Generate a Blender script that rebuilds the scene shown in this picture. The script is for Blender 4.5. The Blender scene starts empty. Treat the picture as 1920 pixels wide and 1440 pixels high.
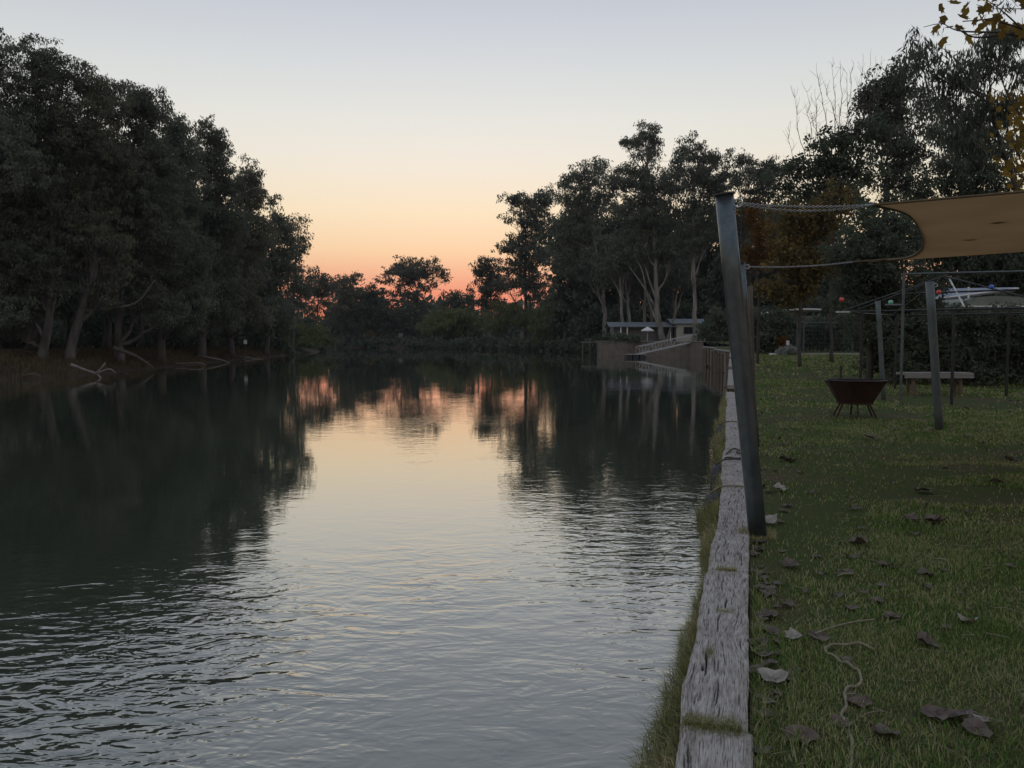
import bpy, math, random
import numpy as np

# ------------------------------------------------------------------ camera, sky, sun, exposure
sc = bpy.context.scene
COL = sc.collection
F, CZ = 1530.0, 1.52                      # focal length in photo pixels, eye height above the lawn
PITCH = math.atan(85 / F)
cam = bpy.data.objects.new('camera', bpy.data.cameras.new('camera'))
COL.objects.link(cam)
cam.data.sensor_width = 36.0
cam.data.lens = 36.0 * F / 1920.0
cam.data.clip_start, cam.data.clip_end = 0.05, 6000
cam.location = (0, 0, CZ)
cam.rotation_euler = (math.pi / 2 - PITCH, 0, 0)
sc.camera = cam

SUN_AZ = math.radians(-3.4)               # the afterglow sits a little left of the view axis
w = bpy.data.worlds.new('World'); sc.world = w; w.use_nodes = True
nt = w.node_tree; bg = nt.nodes['Background']
sky = nt.nodes.new('ShaderNodeTexSky'); sky.sky_type = 'NISHITA'; sky.sun_disc = False
sky.sun_elevation = math.radians(-1.5); sky.sun_rotation = SUN_AZ
gam = nt.nodes.new('ShaderNodeGamma'); gam.inputs[1].default_value = 0.45
tc = nt.nodes.new('ShaderNodeTexCoord'); sp = nt.nodes.new('ShaderNodeSeparateXYZ')
mz = nt.nodes.new('ShaderNodeMath'); mz.operation = 'MULTIPLY'; mz.inputs[1].default_value = 1.0
rp = nt.nodes.new('ShaderNodeValToRGB'); rp.color_ramp.interpolation = 'LINEAR'
mul = nt.nodes.new('ShaderNodeMix'); mul.data_type = 'RGBA'; mul.blend_type = 'MULTIPLY'; mul.inputs[0].default_value = 1
L_ = nt.links.new
L_(sky.outputs[0], gam.inputs[0]); L_(tc.outputs['Generated'], sp.inputs[0]); L_(sp.outputs[2], mz.inputs[0])
L_(mz.outputs[0], rp.inputs[0]); L_(gam.outputs[0], mul.inputs[6]); L_(rp.outputs[0], mul.inputs[7])
L_(mul.outputs[2], bg.inputs[0]); bg.inputs[1].default_value = 1.02
tw = [(0.0, .60, .25, .55), (.0228, .60, .27, .6), (.054, .75, .36, .42), (.0776, .83, .53, .49), (.1047, .94, .73, .585),
      (.15, 1.06, .91, .73), (.206, 1.11, 1.02, .92), (.253, 1.10, 1.055, .985), (.302, 1.045, 1.03, 1.0), (.345, .985, .97, .985), (.3835, .92, .915, .95), (.75, 1.36, 1.38, 1.44)]
els = rp.color_ramp.elements
while len(els) < len(tw): els.new(0.5)
for e, (z, r, g, b) in zip(els, tw):
    e.position = z; e.color = (r, g, b, 1)

sl = bpy.data.lights.new('sun', 'SUN'); sl.energy = 0.01; sl.angle = math.radians(60); sl.color = (1, .62, .42)
so = bpy.data.objects.new('sun', sl); COL.objects.link(so)
so.rotation_euler = (math.radians(90 - 2.0), 0, math.pi - SUN_AZ)   # low, from straight ahead

sc.view_settings.view_transform = 'Standard'; sc.view_settings.look = 'None'
sc.view_settings.exposure = 0.0; sc.view_settings.gamma = 1.0; sc.view_settings.use_curve_mapping = False
sc.cycles.use_denoising = True
sc.cycles.max_bounces = 6; sc.cycles.diffuse_bounces = 3; sc.cycles.glossy_bounces = 3
sc.cycles.transmission_bounces = 3; sc.cycles.transparent_max_bounces = 6
sc.cycles.sample_clamp_indirect = 4.0

# ------------------------------------------------------------------ pixel -> place helpers
def ray(x, y):
    u, v = (x - 960) / F, (720 - y) / F
    return np.array([u, math.cos(PITCH) + v * math.sin(PITCH), -math.sin(PITCH) + v * math.cos(PITCH)])
CAM = np.array([0, 0, CZ])
def at(x, y, d):
    r = ray(x, y); return CAM + r * (d / r[1])
def on(x, y, z=0.0):
    r = ray(x, y); return CAM + r * ((z - CZ) / r[2])
RS = np.random.RandomState(7)

def vnoise(x, y, seed=0):
    x = np.asarray(x, float); y = np.asarray(y, float)
    xi, yi = np.floor(x).astype(np.int64), np.floor(y).astype(np.int64)
    xf, yf = x - xi, y - yi
    def h(a, b):
        n = (a * 374761393 + b * 668265263 + seed * 1442695041) & 0xffffffff
        n = ((n ^ (n >> 13)) * 1274126177) & 0xffffffff
        return ((n ^ (n >> 16)) & 0xffff) / 65535.0
    sx, sy = xf * xf * (3 - 2 * xf), yf * yf * (3 - 2 * yf)
    a = h(xi, yi) * (1 - sx) + h(xi + 1, yi) * sx
    b = h(xi, yi + 1) * (1 - sx) + h(xi + 1, yi + 1) * sx
    return a * (1 - sy) + b * sy
def fbm(x, y, o=4, seed=0):
    s, a, t = 0, 1.0, 0
    for k in range(o):
        s = s + a * vnoise(x * 2 ** k, y * 2 ** k, seed + k); t += a; a *= .5
    return s / t

# ------------------------------------------------------------------ materials
MATS = {}
def newmat(name):
    m = bpy.data.materials.new(name); m.use_nodes = True; MATS[name] = m
    n = m.node_tree; p = n.nodes['Principled BSDF']
    return m, n, p
def N(n, t, **k):
    o = n.nodes.new('ShaderNode' + t)
    for a, b in k.items():
        if a.startswith('i_'):
            key = a[2:]; key = int(key) if key.isdigit() else key
            o.inputs[key].default_value = b
        else: setattr(o, a, b)
    return o
def ramp(n, stops):
    r = n.nodes.new('ShaderNodeValToRGB'); e = r.color_ramp.elements
    while len(e) < len(stops): e.new(.5)
    for q, (p, c) in zip(e, stops):
        q.position = p; q.color = (*c, 1)
    return r
def simple(name, c1, c2, scale=6, rough=.7, metal=0, bump=.2, detail=6, stretch=(1, 1, 1), spec=.3, coord='Object'):
    m, n, p = newmat(name)
    t = N(n, 'TexCoord'); mp = N(n, 'Mapping'); mp.inputs['Scale'].default_value = stretch
    no = N(n, 'TexNoise', i_Scale=scale, i_Detail=detail, i_Roughness=.65)
    r = ramp(n, [(.3, c1), (.7, c2)])
    n.links.new(t.outputs[coord], mp.inputs[0]); n.links.new(mp.outputs[0], no.inputs[0])
    n.links.new(no.outputs[0], r.inputs[0]); n.links.new(r.outputs[0], p.inputs['Base Color'])
    p.inputs['Roughness'].default_value = rough; p.inputs['Metallic'].default_value = metal
    p.inputs['Specular IOR Level'].default_value = spec
    if bump:
        b = N(n, 'Bump', i_Strength=bump, i_Distance=.02)
        n.links.new(no.outputs[0], b.inputs['Height']); n.links.new(b.outputs[0], p.inputs['Normal'])
    return m
def leafmat(name, c1, c2, c3=None, trans=.3, patch=None, rnd=.55):
    m = bpy.data.materials.new(name); m.use_nodes = True; MATS[name] = m
    n = m.node_tree; n.nodes.remove(n.nodes['Principled BSDF'])
    g = N(n, 'NewGeometry'); r = ramp(n, [(0, c1), (.55, c2), (1, c3 or c2)])
    oi = N(n, 'ObjectInfo'); tc = N(n, 'TexCoord'); no = N(n, 'TexNoise', i_Scale=patch or .25, i_Detail=2)
    ad = N(n, 'Math', operation='MULTIPLY_ADD', i_1=rnd); n.links.new(g.outputs['Random Per Island'], ad.inputs[0])
    a2 = N(n, 'Math', operation='MULTIPLY_ADD', i_1=1.1, i_2=-.32)
    n.links.new(tc.outputs['Object'], no.inputs[0]); n.links.new(no.outputs[0], a2.inputs[0]); n.links.new(a2.outputs[0], ad.inputs[2])
    n.links.new(ad.outputs[0], r.inputs[0])
    hs = N(n, 'HueSaturation'); mv = N(n, 'Math', operation='MULTIPLY_ADD', i_1=.4, i_2=.8)
    n.links.new(oi.outputs['Random'], mv.inputs[0]); n.links.new(mv.outputs[0], hs.inputs['Value'])
    n.links.new(r.outputs[0], hs.inputs['Color'])
    d = N(n, 'BsdfDiffuse'); t = N(n, 'BsdfTranslucent'); mx = N(n, 'MixShader', i_0=trans)
    n.links.new(hs.outputs[0], d.inputs[0]); n.links.new(hs.outputs[0], t.inputs[0])
    n.links.new(d.outputs[0], mx.inputs[1]); n.links.new(t.outputs[0], mx.inputs[2])
    n.links.new(mx.outputs[0], n.nodes['Material Output'].inputs[0])
    return m

leafmat('gum_leaf', (.08, .09, .076), (.125, .14, .11), (.17, .18, .135))
leafmat('gum_leaf_warm', (.082, .086, .068), (.13, .132, .098), (.178, .172, .12))
leafmat('dark_leaf', (.06, .074, .06), (.095, .115, .085), (.135, .155, .105))
leafmat('willow_leaf', (.07, .085, .05), (.115, .13, .06), (.19, .18, .07))
leafmat('rust_leaf', (.07, .04, .018), (.14, .07, .024), (.2, .11, .03), patch=.6)
leafmat('brown_leaf', (.07, .065, .04), (.12, .095, .045), (.24, .16, .045), patch=.8)
leafmat('yellow_leaf', (.10, .08, .03), (.24, .16, .04), (.42, .28, .06), trans=.45, patch=2)
leafmat('silver_leaf', (.2, .22, .2), (.3, .32, .3), (.38, .4, .38))
leafmat('grass_blade', (.06, .108, .028), (.115, .185, .05), (.33, .31, .17), trans=.35, patch=1.3, rnd=.85)
leafmat('bank_grass', (.1, .12, .045), (.2, .21, .085), (.46, .4, .24), trans=.35, patch=2.0, rnd=.8)
leafmat('dry_grass', (.055, .042, .026), (.09, .068, .04), (.13, .1, .06), trans=.3, patch=.4)
simple('pale_bark', (.03, .028, .026), (.13, .122, .115), 1.6, .85, stretch=(1, 1, .25), bump=.3)
simple('white_bark', (.07, .066, .06), (.30, .285, .265), 1.6, .85, stretch=(1, 1, .25), bump=.3)
simple('grey_bark', (.045, .04, .036), (.10, .09, .08), 1.5, .9, stretch=(1, 1, .3), bump=.4)
simple('dark_bark', (.04, .035, .03), (.09, .08, .07), 6, .9, stretch=(1, 1, .3), bump=.4)
simple('driftwood', (.1, .09, .085), (.22, .2, .19), 3, .85, bump=.4)
simple('galvanised', (.05, .068, .08), (.10, .125, .14), 9, .33, metal=.6, bump=.06, spec=.5)
simple('cap_steel', (.05, .05, .05), (.10, .095, .09), 14, .6, metal=.3)
simple('post_paint', (.07, .09, .095), (.12, .14, .145), 8, .5, metal=.3, bump=.08)
simple('brown_steel', (.06, .048, .042), (.1, .08, .07), 10, .6, metal=.2)
simple('dark_steel', (.025, .025, .027), (.05, .05, .052), 10, .5, metal=.4)
simple('chain_steel', (.3, .31, .33), (.45, .46, .48), 20, .45, metal=.7, bump=.05)
simple('rust', (.022, .015, .013), (.065, .032, .025), 7, .75, metal=.25, bump=.3)
simple('rubber', (.012, .013, .015), (.03, .032, .036), 20, .6, bump=.2)
simple('rope_fibre', (.12, .115, .08), (.24, .225, .16), 60, .9, bump=.3)
simple('dark_rope', (.04, .035, .03), (.08, .07, .06), 60, .9, bump=.3)
simple('dry_leaf', (.05, .04, .034), (.14, .115, .1), 14, .8, bump=.4)
simple('pale_leaf', (.16, .15, .135), (.32, .3, .27), 14, .8, bump=.4)
simple('red_leaf', (.06, .045, .04), (.13, .1, .088), 14, .8, bump=.4)
simple('twig', (.1, .08, .06), (.2, .17, .13), 20, .9)
simple('cream_wall', (.32, .32, .285), (.4, .4, .36), 3, .8, bump=.05)
simple('white_paint', (.6, .6, .6), (.72, .72, .72), 6, .6, bump=.05)
simple('slate_roof', (.13, .15, .18), (.19, .21, .24), 2, .55, bump=.1)
simple('blue_roof', (.2, .23, .29), (.27, .31, .38), 2, .45, bump=.05)
simple('pale_green_roof', (.12, .15, .13), (.2, .23, .2), 2, .6, bump=.1)
simple('grey_wall', (.12, .12, .12), (.19, .19, .19), 2, .8, bump=.1)
simple('concrete', (.26, .25, .23), (.38, .37, .34), 4, .85, bump=.3)
simple('plank', (.16, .155, .15), (.28, .27, .26), 5, .8, stretch=(.3, 3, 3), bump=.3)
simple('stump_wood', (.09, .07, .055), (.17, .13, .1), 4, .9, bump=.4)
simple('aluminium', (.35, .36, .36), (.48, .49, .49), 8, .45, metal=.5, bump=.05)
simple('globe_red', (.5, .05, .03), (.6, .08, .05), 4, .25, bump=0, spec=.5)
simple('globe_green', (.12, .4, .3), (.18, .5, .4), 4, .25, bump=0, spec=.5)
simple('globe_blue', (.05, .12, .5), (.08, .18, .6), 4, .25, bump=0, spec=.5)
simple('red_flower', (.2, .04, .04), (.35, .08, .07), 30, .8)

# window glass
m, n, p = newmat('window_glass'); p.inputs['Base Color'].default_value = (.02, .022, .025, 1); p.inputs['Roughness'].default_value = .08

# bank wall (upright boards far away)
m, n, p = newmat('wall_boards')
t = N(n, 'TexCoord'); wv = N(n, 'TexWave', i_Scale=1.6, i_Distortion=1.5, i_Detail=3); no = N(n, 'TexNoise', i_Scale=.9, i_Detail=6)
r = ramp(n, [(.25, (.07, .058, .048)), (.75, (.16, .132, .108))]); mx = N(n, 'Math', operation='MULTIPLY_ADD', i_1=.35)
n.links.new(t.outputs['Object'], wv.inputs[0]); n.links.new(t.outputs['Object'], no.inputs[0])
n.links.new(wv.outputs[1], mx.inputs[0]); n.links.new(no.outputs[0], mx.inputs[2]); n.links.new(mx.outputs[0], r.inputs[0])
n.links.new(r.outputs[0], p.inputs['Base Color']); p.inputs['Roughness'].default_value = .9
b = N(n, 'Bump', i_Strength=.6, i_Distance=.03); n.links.new(wv.outputs[1], b.inputs['Height']); n.links.new(b.outputs[0], p.inputs['Normal'])

# weathered sleeper: uv = (grain coordinate, length)
m, n, p = newmat('sleeper_wood')
uv = N(n, 'UVMap'); mp = N(n, 'Mapping'); mp.inputs['Scale'].default_value = (170, 9, 1)
mp2 = N(n, 'Mapping'); mp2.inputs['Scale'].default_value = (26, 2.2, 1)
n1 = N(n, 'TexNoise', i_Scale=1, i_Detail=5, i_Roughness=.7); n2 = N(n, 'TexNoise', i_Scale=1, i_Detail=4)
n3 = N(n, 'TexNoise', i_Scale=7, i_Detail=6, i_Roughness=.7)
oi = N(n, 'ObjectInfo')
for a, c in ((mp, n1), (mp2, n2)):
    n.links.new(uv.outputs[0], a.inputs[0]); n.links.new(a.outputs[0], c.inputs[0])
n.links.new(uv.outputs[0], n3.inputs[0])
r1 = ramp(n, [(.38, (.11, .10, .09)), (.50, (.31, .295, .282)), (.70, (.45, .435, .425))])
r2 = ramp(n, [(.3, (.6, .57, .55)), (.52, (1, 1, 1))]); r3 = ramp(n, [(.3, (.72, .68, .64)), (.65, (1.1, 1.1, 1.12))])
m1 = N(n, 'Mix', data_type='RGBA', blend_type='MULTIPLY'); m1.inputs[0].default_value = .75
m2 = N(n, 'Mix', data_type='RGBA', blend_type='MULTIPLY'); m2.inputs[0].default_value = .8
n.links.new(n1.outputs[0], r1.inputs[0]); n.links.new(n2.outputs[0], r2.inputs[0]); n.links.new(n3.outputs[0], r3.inputs[0])
n.links.new(r1.outputs[0], m1.inputs[6]); n.links.new(r2.outputs[0], m1.inputs[7])
n.links.new(m1.outputs[2], m2.inputs[6]); n.links.new(r3.outputs[0], m2.inputs[7]); at_ = N(n, 'Attribute', attribute_name='crack'); m3 = N(n, 'Mix', data_type='RGBA'); m3.inputs[7].default_value = (.03, .027, .024, 1)
n.links.new(at_.outputs['Fac'], m3.inputs[0]); n.links.new(m2.outputs[2], m3.inputs[6]); n.links.new(m3.outputs[2], p.inputs['Base Color'])
p.inputs['Roughness'].default_value = .9; p.inputs['Specular IOR Level'].default_value = .2
b = N(n, 'Bump', i_Strength=.7, i_Distance=.004); n.links.new(n1.outputs[0], b.inputs['Height']); n.links.new(b.outputs[0], p.inputs['Normal'])

# ground
def groundmat(name, soil1, soil2, green1, green2, thr=(.42, .56), s1=.55, bump=.5):
    m, n, p = newmat(name)
    t = N(n, 'TexCoord'); a = N(n, 'TexNoise', i_Scale=s1, i_Detail=6, i_Roughness=.65); c = N(n, 'TexNoise', i_Scale=9, i_Detail=6, i_Roughness=.75)
    e = N(n, 'TexNoise', i_Scale=60, i_Detail=4, i_Roughness=.8)
    for q in (a, c, e): n.links.new(t.outputs['Object'], q.inputs[0])
    rs = ramp(n, [(.3, soil1), (.7, soil2)]); rg = ramp(n, [(.35, green1), (.65, green2)])
    n.links.new(c.outputs[0], rs.inputs[0]); n.links.new(e.outputs[0], rg.inputs[0])
    k = ramp(n, [(thr[0], (0, 0, 0)), (thr[1], (1, 1, 1))])
    mm = N(n, 'Math', operation='MULTIPLY_ADD', i_1=.3); n.links.new(c.outputs[0], mm.inputs[0])
    sb = N(n, 'Math', operation='SUBTRACT', i_1=.15); n.links.new(a.outputs[0], sb.inputs[0]); n.links.new(sb.outputs[0], mm.inputs[2])
    n.links.new(mm.outputs[0], k.inputs[0])
    mx = N(n, 'Mix', data_type='RGBA'); n.links.new(k.outputs[0], mx.inputs[0]); n.links.new(rs.outputs[0], mx.inputs[6]); n.links.new(rg.outputs[0], mx.inputs[7])
    n.links.new(mx.outputs[2], p.inputs['Base Color']); p.inputs['Roughness'].default_value = .95; p.inputs['Specular IOR Level'].default_value = .1
    b = N(n, 'Bump', i_Strength=bump, i_Distance=.03); n.links.new(e.outputs[0], b.inputs['Height']); n.links.new(b.outputs[0], p.inputs['Normal'])
    return m
groundmat('lawn_ground', (.06, .045, .03), (.10, .072, .048), (.032, .048, .016), (.06, .078, .026), (.36, .52))
groundmat('bank_ground', (.03, .025, .02), (.065, .05, .038), (.03, .03, .018), (.055, .05, .028), (.5, .7), .3)

# water
m, n, p = newmat('river_water')
t = N(n, 'TexCoord'); sx = N(n, 'SeparateXYZ'); n.links.new(t.outputs['Object'], sx.inputs[0])
def wave(scale, stretch, rot, detail=2, dist=0):
    mp = N(n, 'Mapping'); mp.inputs['Scale'].default_value = stretch; mp.inputs['Rotation'].default_value = (0, 0, rot)
    q = N(n, 'TexNoise', i_Scale=scale, i_Detail=detail, i_Roughness=.5, i_Distortion=dist)
    n.links.new(t.outputs['Object'], mp.inputs[0]); n.links.new(mp.outputs[0], q.inputs[0]); return q.outputs[0]
def mth(op, a, b=None, c=None):
    q = N(n, 'Math', operation=op)
    for i, v in enumerate((a, b, c)):
        if v is None: continue
        if isinstance(v, (int, float)): q.inputs[i].default_value = v
        else: n.links.new(v, q.inputs[i])
    return q.outputs[0]
def mrange(v, a, b_, c, d):
    q = N(n, 'MapRange', interpolation_type='SMOOTHSTEP'); n.links.new(v, q.inputs[0])
    for i, k in enumerate((a, b_, c, d)): q.inputs[i + 1].default_value = k
    return q.outputs[0]
# ripples are lively near the wall, the pool upstream is calm
qd = mth('MULTIPLY_ADD', sx.outputs[0], -.75, sx.outputs[1])      # the lively water lies along our wall, the left side is sheltered
near = mrange(qd, 5.0, 16.0, .88, .085); far = mrange(sx.outputs[1], 15, 90, .10, .014)
amp = mth('MINIMUM', near, mth('MAXIMUM', far, mrange(sx.outputs[1], 15, 20, 1, 0)))
patch = mrange(wave(.22, (1, .6, 1), .3, 3, .5), .35, .68, .35, 1.35)
h = mth('MULTIPLY', wave(1.65, (.7, 1.35, 1), -.35, 3, 1.0), .045)
h = mth('MULTIPLY_ADD', wave(5.5, (.7, 1.3, 1), -.6, 2, .9), .015, h)
h = mth('MULTIPLY_ADD', wave(3.2, (.7, 1.2, 1), .6, 2, .7), .015, h)
h0 = h; h = mth('MULTIPLY', h0, mth('MULTIPLY', amp, patch))
for (px_, py_, rx_, ry_) in [(885, 664, 6.5, 2.2), (935, 666, 4, 1.4), (612, 671, 2.6, 1.6), (690, 653, 5, 4), (770, 653, 5, 4)]:
    q_ = on(px_, py_, -1.28); dx = mth('DIVIDE', mth('SUBTRACT', sx.outputs[0], float(q_[0])), rx_); dy = mth('DIVIDE', mth('SUBTRACT', sx.outputs[1], float(q_[1])), ry_)
    rr_ = mth('SQRT', mth('ADD', mth('MULTIPLY', dx, dx), mth('MULTIPLY', dy, dy)))
    h = mth('MULTIPLY_ADD', mrange(rr_, .3, 1.0, .55, 0), h0, h)
b = N(n, 'Bump', i_Strength=1.0, i_Distance=1.0); n.links.new(h, b.inputs['Height'])
# murky body under a mirror-like skin whose strength follows the angle (Fresnel)
n.nodes.remove(p); body = N(n, 'BsdfDiffuse'); body.inputs[0].default_value = (.044, .055, .040, 1)
gl = N(n, 'BsdfGlossy', i_Roughness=.012); gl.inputs[0].default_value = (.97, .98, .97, 1); n.links.new(b.outputs[0], gl.inputs['Normal'])
lw = N(n, 'LayerWeight', i_Blend=.5); n.links.new(b.outputs[0], lw.inputs['Normal'])
fac = mth('MULTIPLY_ADD', mth('POWER', lw.outputs['Facing'], 2.45), .96, .03)
ms = N(n, 'MixShader'); n.links.new(fac, ms.inputs[0]); n.links.new(body.outputs[0], ms.inputs[1]); n.links.new(gl.outputs[0], ms.inputs[2])
n.links.new(ms.outputs[0], n.nodes['Material Output'].inputs[0])

# sail cloth
m = bpy.data.materials.new('sail_cloth'); m.use_nodes = True; MATS['sail_cloth'] = m
n = m.node_tree; n.nodes.remove(n.nodes['Principled BSDF'])
t = N(n, 'TexCoord'); no = N(n, 'TexNoise', i_Scale=1.2, i_Detail=5); we = N(n, 'TexWave', i_Scale=60)
r = ramp(n, [(.3, (.20, .125, .06)), (.7, (.26, .165, .083))])
n.links.new(t.outputs['Object'], no.inputs[0]); n.links.new(no.outputs[0], r.inputs[0])
d = N(n, 'BsdfDiffuse'); tr = N(n, 'BsdfTranslucent'); mx = N(n, 'MixShader', i_0=.62)
n.links.new(r.outputs[0], d.inputs[0]); n.links.new(r.outputs[0], tr.inputs[0])
n.links.new(d.outputs[0], mx.inputs[1]); n.links.new(tr.outputs[0], mx.inputs[2]); n.links.new(mx.outputs[0], n.nodes['Material Output'].inputs[0])

# ------------------------------------------------------------------ mesh helpers
def tag(o, label=None, cat=None, group=None, kind=None):
    if label: o['label'] = label
    if cat: o['category'] = cat
    if group: o['group'] = group
    if kind: o['kind'] = kind
    return o
def empty(name, loc, label, cat, group=None):
    o = bpy.data.objects.new(name, None); COL.objects.link(o); o.location = loc; o.empty_display_size = .2
    return tag(o, label, cat, group)
def link(name, me, mat, parent=None, loc=None, smooth=False):
    o = bpy.data.objects.new(name, me); COL.objects.link(o)
    if mat is not None:
        me.materials.clear(); me.materials.append(MATS[mat])
    if smooth:
        me.polygons.foreach_set('use_smooth', np.ones(len(me.polygons), bool))
    if parent is not None:
        o.parent = parent
        if loc is None: o.location = -np.array(parent.location)     # world coordinates given
    if loc is not None: o.location = loc
    return o
def raw_mesh(name, V, loops, starts):
    me = bpy.data.meshes.new(name)
    me.vertices.add(len(V)); me.vertices.foreach_set('co', np.asarray(V, np.float32).ravel())
    me.loops.add(len(loops)); me.loops.foreach_set('vertex_index', np.asarray(loops, np.int32))
    me.polygons.add(len(starts)); me.polygons.foreach_set('loop_start', np.asarray(starts, np.int32))
    me.update(calc_edges=True); return me
class MB:
    def __init__(s): s.v = []; s.f = []; s.n = 0
    def add(s, V, Fc):
        s.v.append(np.asarray(V, float).reshape(-1, 3)); s.f += [[i + s.n for i in f] for f in Fc]; s.n += len(s.v[-1]); return s
    def box(s, c, size, rz=0, rx=0):
        a = np.array([[x, y, z] for x in (-.5, .5) for y in (-.5, .5) for z in (-.5, .5)]) * np.array(size)
        if rx:
            q = a.copy(); a[:, 1] = q[:, 1] * math.cos(rx) - q[:, 2] * math.sin(rx); a[:, 2] = q[:, 1] * math.sin(rx) + q[:, 2] * math.cos(rx)
        q = a.copy(); a[:, 0] = q[:, 0] * math.cos(rz) - q[:, 1] * math.sin(rz); a[:, 1] = q[:, 0] * math.sin(rz) + q[:, 1] * math.cos(rz)
        return s.add(a + np.array(c), [[0, 1, 3, 2], [4, 6, 7, 5], [0, 4, 5, 1], [2, 3, 7, 6], [0, 2, 6, 4], [1, 5, 7, 3]])
    def tube(s, pts, rad, k=8, cap=True):
        pts = np.asarray(pts, float); n = len(pts)
        rad = np.full(n, rad) if np.isscalar(rad) else np.asarray(rad, float)
        T = np.gradient(pts, axis=0); T /= np.linalg.norm(T, axis=1)[:, None] + 1e-9
        ref = np.array([0, 0, 1.]) if abs(T[:, 2]).mean() < .8 else np.array([1., 0, 0])
        A = np.cross(T, ref); A /= np.linalg.norm(A, axis=1)[:, None] + 1e-9; B = np.cross(T, A)
        an = np.arange(k) * 2 * math.pi / k
        V = pts[:, None, :] + rad[:, None, None] * (np.cos(an)[None, :, None] * A[:, None, :] + np.sin(an)[None, :, None] * B[:, None, :])
        fc = [[i * k + j, i * k + (j + 1) % k, (i + 1) * k + (j + 1) % k, (i + 1) * k + j] for i in range(n - 1) for j in range(k)]
        if cap: fc += [list(range(k))[::-1], [(n - 1) * k + j for j in range(k)]]
        return s.add(V.reshape(-1, 3), fc)
    def prism(s, poly, z0, z1):
        k = len(poly); V = [(x, y, z0) for x, y in poly] + [(x, y, z1) for x, y in poly]
        return s.add(V, [list(range(k))[::-1], list(range(k, 2 * k))] + [[i, (i + 1) % k, k + (i + 1) % k, k + i] for i in range(k)])
    def mesh(s, name):
        me = bpy.data.meshes.new(name); me.from_pydata(np.concatenate(s.v).tolist(), [], s.f); me.update(); return me
    def build(s, name, mat, parent=None, smooth=False, loc=None): return link(name, s.mesh(name), mat, parent, loc, smooth)
def curve(p0, p1, n=8, bow=(0, 0, 0), wob=0., rs=RS):
    t = np.linspace(0, 1, n)[:, None]; p0, p1 = np.array(p0), np.array(p1)
    P = p0 + (p1 - p0) * t + 4 * t * (1 - t) * np.array(bow)
    if wob: P[1:-1] += rs.normal(0, wob, (n - 2, 3))
    return P
def smoothpts(P, n=24):
    P = np.asarray(P, float); t = np.linspace(0, 1, len(P)); q = np.linspace(0, 1, n)
    i = np.clip(np.searchsorted(t, q) - 1, 0, len(P) - 2); f = (q - t[i]) / (t[i + 1] - t[i])
    Pm = np.vstack([2 * P[0] - P[1], P, 2 * P[-1] - P[-2]]); a, b_, c, d = Pm[i], Pm[i + 1], Pm[i + 2], Pm[i + 3]; f = f[:, None]
    return .5 * (2 * b_ + (c - a) * f + (2 * a - 5 * b_ + 4 * c - d) * f ** 2 + (3 * b_ - a - 3 * c + d) * f ** 3)

DIAMOND = np.array([[0, 0], [.5, .45], [0, 1], [-.5, .45]])
STAR = np.array([[0, 0], [.28, .12], [.55, .30], [.34, .48], [.42, .78], [.14, .72], [0, 1.0], [-.14, .72], [-.42, .78], [-.34, .48], [-.55, .30], [-.28, .12]])
def leaves_mesh(name, pos, axis, side, ln, wd, outline=DIAMOND):
    n_, k = len(pos), len(outline)
    V = pos[:, None, :] + outline[None, :, 1, None] * (axis * ln[:, None])[:, None, :] + outline[None, :, 0, None] * (side * wd[:, None])[:, None, :]
    return raw_mesh(name, V.reshape(-1, 3), np.arange(n_ * k), np.arange(n_) * k)
def unit(a): return a / (np.linalg.norm(a, axis=-1, keepdims=True) + 1e-9)

# ------------------------------------------------------------------ river and banks
WATER = -1.28
LINE_D = np.array([-90, 0, 2.6, 6.3, 10, 14.6, 30, 62, 86, 90, 122, 143, 160, 190, 215, 240, 250])
LINE_X = np.array([-26.2, .024, .782, 1.854, 2.885, 4.09, 8.2, 16.8, 20.3, 25.5, 28.7, 15.0, 17.5, 6.0, -8.0, -30, -45])
def bankx(d): return np.interp(d, LINE_D, LINE_X)
def zg(d): return np.interp(d, [-100, 12, 20, 62, 86, 120, 200, 300, 2000], [0, 0, .02, .43, .68, 1.05, 1.2, 1.3, 6])
LB_D = np.array([-90, 20, 55.6, 59, 66, 78, 116, 171, 210, 252]); LB_X = np.array([-42, -38, -34.6, -32.6, -32.6, -33.6, -36.4, -40.2, -50, -66])
def leftx(d): return np.interp(d, LB_D, LB_X)
def lz(d, off):   # left bank height by distance inland
    return np.interp(off, [-3, 0, .8, 3, 8, 14, 60, 2000], [-2.2, -1.32, -1.0, -.45, .15, .5, .8, 6])
def grid_mesh(name, X, Y, Z, mat):
    r_, c_ = X.shape; idx = np.arange(r_ * c_).reshape(r_, c_)
    q = np.stack([idx[:-1, :-1], idx[:-1, 1:], idx[1:, 1:], idx[1:, :-1]], -1).reshape(-1)
    me = raw_mesh(name, np.stack([X, Y, Z], -1).reshape(-1, 3), q, np.arange(len(q) // 4) * 4)
    o = link(name, me, mat, smooth=True); o['kind'] = 'structure'; return o

s_ = 3000
me = raw_mesh('river', [(-s_, -s_, WATER), (s_, -s_, WATER), (s_, s_, WATER), (-s_, s_, WATER)], [0, 1, 2, 3], [0])
o = link('river', me, 'river_water'); o['kind'] = 'structure'

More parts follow.
